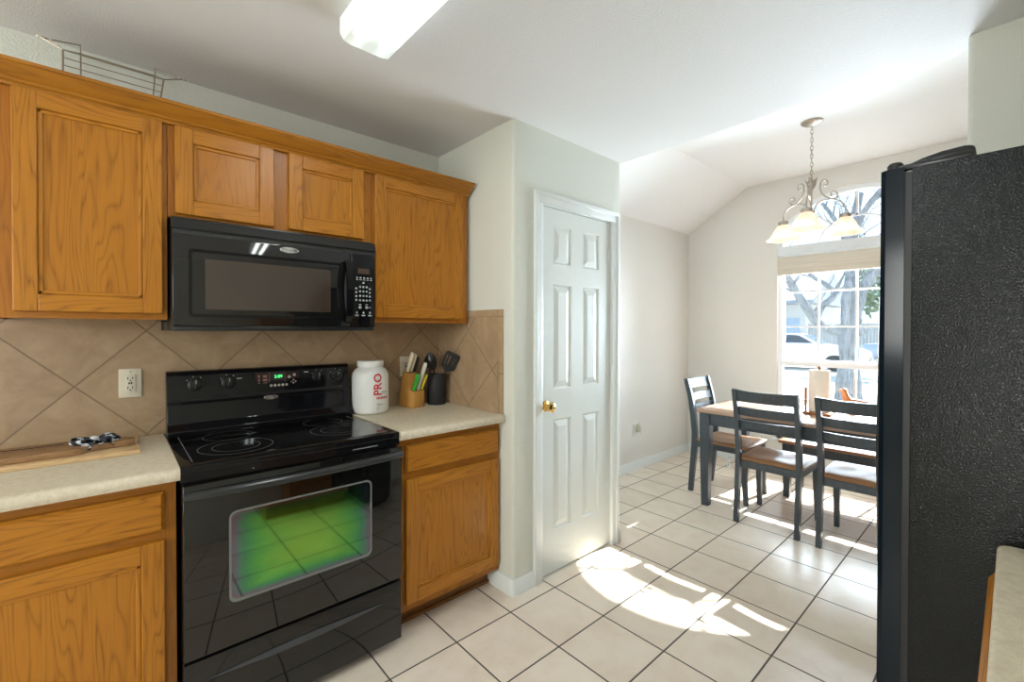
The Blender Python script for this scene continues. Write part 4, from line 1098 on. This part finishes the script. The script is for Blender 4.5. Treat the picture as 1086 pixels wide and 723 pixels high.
# ------------------------------------------------------------------ chandelier
HX, HY = 3.66, .955
cd = thing('chandelier', 'three-arm scrolled metal chandelier with lit glass bell shades over the table', 'chandelier', (HX, HY, ZV))
b = MB(); b.lathe([(.004, -.030), (.014, -.028), (.050, -.020), (.066, -.008), (.068, -.0005)], (HX, HY, ZV), 28); obj('canopy', b, M['nickel'], cd)
b = MB()
z = 2.792; k = 0
while z > 2.435:
    a = PI/2*(k % 2)+.4
    pts = [(HX+.0085*math.cos(t_)*math.cos(a), HY+.0085*math.cos(t_)*math.sin(a), z-.014+.019*math.sin(t_)) for t_ in [2*PI*i/12 for i in range(12)]]
    b.tube(pts, .0024, 6, closed=True); z -= .0285; k += 1
obj('chain', b, M['nickel'], cd)
b = MB(); b.lathe([(.004, 2.436), (.012, 2.428), (.006, 2.420), (.022, 2.408), (.028, 2.398), (.014, 2.385), (.018, 2.370), (.012, 2.350), (.0065, 2.335), (.0065, 2.225), (.011, 2.215), (.011, 2.200), (.022, 2.190), (.026, 2.176), (.010, 2.160), (.003, 2.150)], (HX, HY, 0), 20)
for i in range(6):                                          # leaf crown
    a = i*PI/3; c, s_ = math.cos(a), math.sin(a)
    b.rect_sweep([((HX+c*r_, HY+s_*r_, z_), (-s_*w, c*w, 0), (c*.0012, s_*.0012, 0)) for r_, z_, w in ((.010, 2.345, .003), (.024, 2.372, .010), (.030, 2.400, .009), (.044, 2.418, .002))])
obj('stem', b, M['nickel'], cd, smooth=50)
camdir = Vector((HX, HY, 0)).normalized(); rt = Vector((camdir.y, -camdir.x, 0))
def shade_mat():
    q = NT('alabaster_shade'); v = q.coord('Object'); nz = q.noise(v, 14, 4, .6, 1.5)
    c = q.ramp(nz, [(.3, (.84, .64, .50)), (.6, (.90, .78, .67)), (.8, (.93, .86, .78))])
    d = q.n('BsdfDiffuse', i_Color=c); tl = q.n('BsdfTranslucent', i_Color=c); mx = q.n('MixShader', i_0=.55, i_1=d.outputs[0], i_2=tl.outputs[0])
    e = q.n('Emission', i_Color=c, i_Strength=.14); a = q.n('AddShader', i_0=mx.outputs[0], i_1=e.outputs[0])
    q.t.links.new(a.outputs[0], q.out.inputs[0]); return q.m
shm = shade_mat(); bulb = emit('lit_bulb', (1, .88, .74), 2.0)
for deg in (143, 23, -97):
    a = math.radians(deg); d = rt*math.cos(a)+camdir*math.sin(a); RA = .215
    def P(r_, z_): return Vector((HX, HY, 0))+d*r_+Vector((0, 0, z_))
    b = MB()
    arc = [P(.018, 2.190)]
    for i in range(19):
        t_ = PI-PI*i/18; arc.append(P(.118+.097*math.cos(t_), 2.205+.068*math.sin(t_)))
    arc.append(P(RA, 2.165)); b.tube(arc, .0052, 8)
    # S scroll between the arch and the crown, curled at both ends
    sc = []
    for i in range(15):                                      # lower curl, outwards
        t_ = -PI*.5+PI*1.75*i/14; rr_ = .030*(1-.55*i/14); sc.append(P(.118+.022+rr_*math.cos(t_)*1.0, 2.276+.030+rr_*math.sin(t_)))
    sc = sc[::-1]
    sc += [P(.118, 2.278), P(.090, 2.292), P(.066, 2.316), P(.054, 2.348), P(.056, 2.376)]
    for i in range(15):
        t_ = PI-PI*1.7*i/14; rr_ = .028*(1-.55*i/14); sc.append(P(.084+rr_*math.cos(t_), 2.385+rr_*math.sin(t_)))
    b.tube(sc, .0052, 8); b.ball(P(.118, 2.275), (.010, .010, .005), seg=8)
    arm = obj('arm', b, M['nickel'], cd, smooth=60)
    c = P(RA, 0)
    b = MB(); b.lathe([(.008, 2.176), (.028, 2.172), (.034, 2.166), (.034, 2.146), (.030, 2.142)], (c.x, c.y, 0), 24); obj('socket_cup', b, M['nickel'], arm)
    b = MB(); b.lathe([(.031, 2.143), (.040, 2.135), (.058, 2.108), (.072, 2.078), (.090, 2.050), (.110, 2.034), (.112, 2.031), (.109, 2.032), (.088, 2.047), (.070, 2.075), (.055, 2.105), (.037, 2.132), (.029, 2.140)], (c.x, c.y, 0), 36, cap=False)
    shd = obj('lamp_shade', b, shm, cd, smooth=70)
    b = MB(); b.lathe([(.012, 2.140), (.014, 2.120), (.024, 2.098), (.026, 2.084), (.018, 2.068), (.004, 2.062)], (c.x, c.y, 0), 16); obj('bulb', b, bulb, shd, smooth=60)

# ------------------------------------------------------------------ outside
GZ = -.15
def ground(name, col, var=.15, rough=.9, sc=1.5): return plain(name, col, rough, var=var, vscale=sc, bump=.3, bscale=40)
b = MB(); b.box((XB+.14, -40, GZ-.2), (17.4, 60, GZ)); struct('lawn', b, ground('dry_winter_lawn', (.36, .37, .34)))
b = MB(); b.box((17.4, -40, GZ-.2), (18.6, 60, GZ+.02)); struct('sidewalk', b, ground('concrete_walk', (.55, .53, .50)))
b = MB(); b.box((18.6, -40, GZ-.3), (26.5, 60, GZ-.1)); struct('street', b, ground('pale_asphalt', (.44, .43, .42)))
b = MB(); b.box((26.5, -40, GZ-.2), (60, 60, GZ)); struct('ground', b, ground('far_lawn', (.36, .37, .34)))
# tree with several leaning limbs
bark_q = NT('grey_bark'); v = bark_q.coord('Object', (10, 10, 2.2)); nz = bark_q.noise(v, 2.2, 5, .7, .6)
bark_q.set(Base_Color=bark_q.ramp(nz, [(.35, (.10, .105, .115)), (.65, (.28, .29, .32))]), Roughness=.95); bark_q.bump(nz, .9, .04); bark = bark_q.m
def at(px_, py_, X):
    d = F + R*((px_-543)/FPX) - U*((py_-CY)/FPX); t_ = X/d.x; return Vector((0, 0, 1.36)) + d*t_
TX = 10.95
tr = thing('shade_tree', 'bare grey multi-trunk tree on the lawn outside the window', 'tree', (TX, 2.19, GZ), world=True)
rnd = random.Random(5)
b = MB()
def limb(pts, rs, n=4):
    """smooth tapering limb through the points"""
    P = [Vector(p) for p in pts]; out = []; rr_ = []
    for i in range(len(P)-1):
        p0, p1, p2, p3 = P[max(i-1, 0)], P[i], P[i+1], P[min(i+2, len(P)-1)]
        for k in range(n):
            t_ = k/n; out.append(.5*((2*p1)+(p2-p0)*t_+(2*p0-5*p1+4*p2-p3)*t_*t_+(3*p1-p0-3*p2+p3)*t_**3)); rr_.append(rs[i]+(rs[i+1]-rs[i])*t_)
    out.append(P[-1]); rr_.append(rs[-1]); rr_ = [r_*(1+.10*rnd.uniform(-1, 1)) for r_ in rr_]
    b.tube(out, rr_, 12); return out
g0 = Vector((TX, 2.19, GZ-.05))
limb([g0, (TX, 2.19, .5), (TX, 2.19, 1.0), (TX, 2.20, 1.42)], [.24, .185, .16, .17])
trunk_main = obj('trunk', b, bark, tr, smooth=60)
twig = []
def branch(pts, rs):
    global b
    b = MB(); out = limb(pts, rs); return out
def tip(out, n_, ln, r_, depth=2):
    for k in range(n_):
        i = rnd.randrange(len(out)//3, len(out)); p = out[i]
        d = (out[min(i+1, len(out)-1)]-out[max(i-1, 0)]).normalized()
        d = (d*.6+Vector((rnd.uniform(-1, 1), rnd.uniform(-1, 1), rnd.uniform(-.1, .9)))).normalized()
        pts = [p]; cur = p
        for s_ in range(4): cur = cur+d*ln/4; d = (d+Vector((rnd.uniform(-.35, .35), rnd.uniform(-.35, .35), rnd.uniform(-.2, .3)))).normalized(); pts.append(cur)
        o2 = limb(pts, [r_, r_*.8, r_*.6, r_*.45, r_*.3], 3)
        if depth > 1: tip(o2, 2, ln*.55, r_*.5, depth-1)
L = [
 ([(TX, 2.22, 1.30), at(872, 346, TX-.1), at(858, 330, TX-.3), at(846, 312, TX-.5), at(835, 294, TX-.8), at(815, 265, TX-1.2)], [.12, .095, .085, .08, .07, .05]),
 ([at(866, 338, TX-.15), at(872, 325, TX), at(885, 312, TX+.2), at(874, 300, TX+.3), at(858, 290, TX+.5), at(845, 268, TX+.8)], [.07, .06, .055, .05, .045, .035]),
 ([(TX, 2.20, 1.36), at(899, 325, TX), at(901, 305, TX), at(903, 280, TX+.2), at(905, 240, TX+.4), at(912, 205, TX+.5)], [.13, .115, .10, .095, .085, .06]),
 ([(TX, 2.16, 1.38), at(910, 322, TX), at(916, 305, TX), at(928, 288, TX), at(945, 265, TX), at(970, 230, TX)], [.12, .105, .095, .085, .07, .05]),
 ([at(903, 270, TX+.2), at(892, 245, TX+.3), at(880, 225, TX+.4), at(862, 205, TX+.5)], [.06, .05, .04, .03]),
 ([at(905, 250, TX+.4), at(918, 222, TX), at(935, 200, TX-.3), at(950, 170, TX-.5)], [.065, .055, .045, .03]),
]
for pts, rs in L:
    out = branch(pts, rs); tip(out, 7, 1.4, .018); obj('limb', b, bark, tr, smooth=60)
b = MB()
for p, r_ in ((at(913, 351, TX-.10), .085), (at(911, 340, TX-.1), .06)): b.ball(p, (r_*.8, r_, r_*1.1))
obj('burl', b, bark, tr)
# car, parked along the street, nose towards the right of the window
car = thing('parked_car', 'white parked car on the street beyond the tree', 'car', (22.0, 6.2, GZ-.1), world=False, rz=0)
carp = plain('white_car_paint', (.82, .83, .85), .12, var=.01, coat=.6); cg = glossy_black('car_glass', (.05, .075, .11), .08)
b = MB()                                                     # local: length along y (nose at -y), width along x
side = [(-2.35, .32), (-2.38, .55), (-2.30, .76), (-1.95, .90), (-1.10, 1.00), (-.98, 1.03), (1.55, 1.05), (2.15, 1.02), (2.30, .85), (2.32, .40), (2.2, .28), (1.78, .28), (1.72, .45), (1.55, .60), (1.25, .60), (1.08, .45), (1.02, .28), (-1.08, .28), (-1.14, .45), (-1.30, .60), (-1.60, .60), (-1.78, .45), (-1.84, .30)]
b.prism(side, 0, -.88, .88, 0, .05); obj('body', b, carp, car, smooth=40)
b = MB(); pr_ = [(-.98, 1.02, .82), (-.20, 1.46, .62), (.9, 1.50, .62), (1.75, 1.04, .80)]
t = bmesh.new(); ra = [[t.verts.new((sx*w, y, z)) for y, z, w in pr_] for sx in (-1, 1)]
t.faces.new(ra[0]); t.faces.new(ra[1][::-1])
for i in range(4): t.faces.new((ra[0][i], ra[1][i], ra[1][(i+1) % 4], ra[0][(i+1) % 4]))
bmesh.ops.recalc_face_normals(t, faces=t.faces); bmesh.ops.bevel(t, geom=list(t.edges), offset=.05, segments=2, affect='EDGES'); b._merge(t, 0); cab = obj('cabin', b, carp, car, smooth=40)
b = MB()
def cq(pts): 
    t = bmesh.new(); t.faces.new([t.verts.new(p) for p in pts]); r_ = bmesh.ops.extrude_face_region(t, geom=list(t.faces)); b._merge(t, 0)
for sx in (-1, 1):
    def sp_(y, z): w = .82+(.62-.82)*(z-1.03)/.45; return (sx*(w+.004), y, z)
    cq([sp_(-.72, 1.09), sp_(-.18, 1.40), sp_(.28, 1.43), sp_(.28, 1.09)]); cq([sp_(.34, 1.09), sp_(.34, 1.43), sp_(.86, 1.44), sp_(1.42, 1.12)])
cq([(-.70, -.93, 1.055), (.70, -.93, 1.055), (.56, -.27, 1.435), (-.56, -.27, 1.435)])
obj('windows', b, cg, cab, smooth=0)
rubber = plain('tyre_rubber', (.03, .03, .032), .8)
for y in (-1.45, 1.40):
    for sx in (-1, 1):
        b = MB(); Mw = Matrix.Translation((sx*.78, y, .32)) @ Matrix.Rotation(PI/2, 4, 'Y'); b.lathe([(.20, -.10), (.31, -.10), (.325, -.06), (.325, .06), (.31, .10), (.20, .10)], M=Mw, seg=28); wh = obj('wheel', b, rubber, car, smooth=40)
        b = MB(); b.lathe([(.02, -.09), (.21, -.085), (.21, .085), (.02, .09)], M=Mw, seg=20); obj('hubcap', b, M['silver'], wh)
car.location = (22.0, 6.15, GZ-.1)
car2 = dup(car, (25.2, 2.2, GZ-.1), 0, 'blue-grey parked car beyond the white one, by the refrigerator edge')
cp2 = plain('blue_grey_car_paint', (.22, .29, .38), .2, var=.02)
for ch in car2.children:
    if ch.name.startswith(('body', 'cabin')):
        ch.data = ch.data.copy(); ch.data.materials[0] = cp2
# house and fence across the street
ho = thing('house', 'pale house with dark eave across the street, behind the white car', 'house', (33, 12.5, GZ))
b = MB(); b.box((30.5, 8.2, GZ), (37, 20, 3.1)); obj('wall', b, ground('cream_siding', (.50, .49, .47), .05), ho)
b = MB(); b.prism([(29.7, 2.92), (29.7, 3.12), (33.7, 5.0), (37.8, 3.12), (37.8, 2.92)], 1, 7.6, 20.5); obj('roof', b, ground('dark_shingles', (.20, .22, .25), .2), ho)
b = MB(); b.box((30.44, 9.9, .9), (30.5, 11.0, 2.4)); obj('window', b, cg, ho)
b = MB(); b.box((30.43, 8.5, GZ), (30.5, 9.2, 2.1)); obj('door', b, ground('blue_door', (.30, .38, .48), .05), ho)
fe = thing('wooden_fence', 'grey picket privacy fence across the street, behind the tree', 'fence', (30.6, 2, GZ))
b = MB(); y = -6.0
while y < 8.1: b.box((30.55, y, GZ), (30.60, y+.135, 1.75+rnd.uniform(-.02, .02))); y += .15
obj('pickets', b, ground('weathered_fence', (.34, .34, .34), .2), fe)
b = MB(); b.box((30.60, -6, .25), (30.65, 8.1, .35)); b.box((30.60, -6, 1.35), (30.65, 8.1, 1.45)); obj('rails', b, ground('fence_rail', (.36, .34, .32)), fe)
bu = thing('evergreen_bush', 'green bush outside at the right of the tree limbs', 'bush', (20.5, 3.0, GZ))
b = MB()
for i in range(900):
    a = rnd.uniform(0, 2*PI); el = math.asin(rnd.uniform(-.9, 1)); r_ = rnd.uniform(.55, 1.0)
    c = Vector((20.5+1.1*r_*math.cos(a)*math.cos(el), 3.0+1.2*r_*math.sin(a)*math.cos(el), 2.9+1.15*r_*math.sin(el)))
    d1 = Vector((rnd.uniform(-1, 1), rnd.uniform(-1, 1), rnd.uniform(-1, 1))).normalized()*.13; d2 = d1.orthogonal().normalized()*.08
    t = bmesh.new(); t.faces.new([t.verts.new(c+d1), t.verts.new(c+d2), t.verts.new(c-d1), t.verts.new(c-d2)]); b._merge(t, 0)
obj('foliage', b, ground('evergreen_leaves', (.16, .21, .13), .3), bu, smooth=0)
b = MB(); b.tube([(20.5, 3.0, GZ), (20.5, 3.0, 1.3), (20.55, 3.05, 2.6)], [.13, .10, .05], 10); obj('trunk', b, bark, bu)
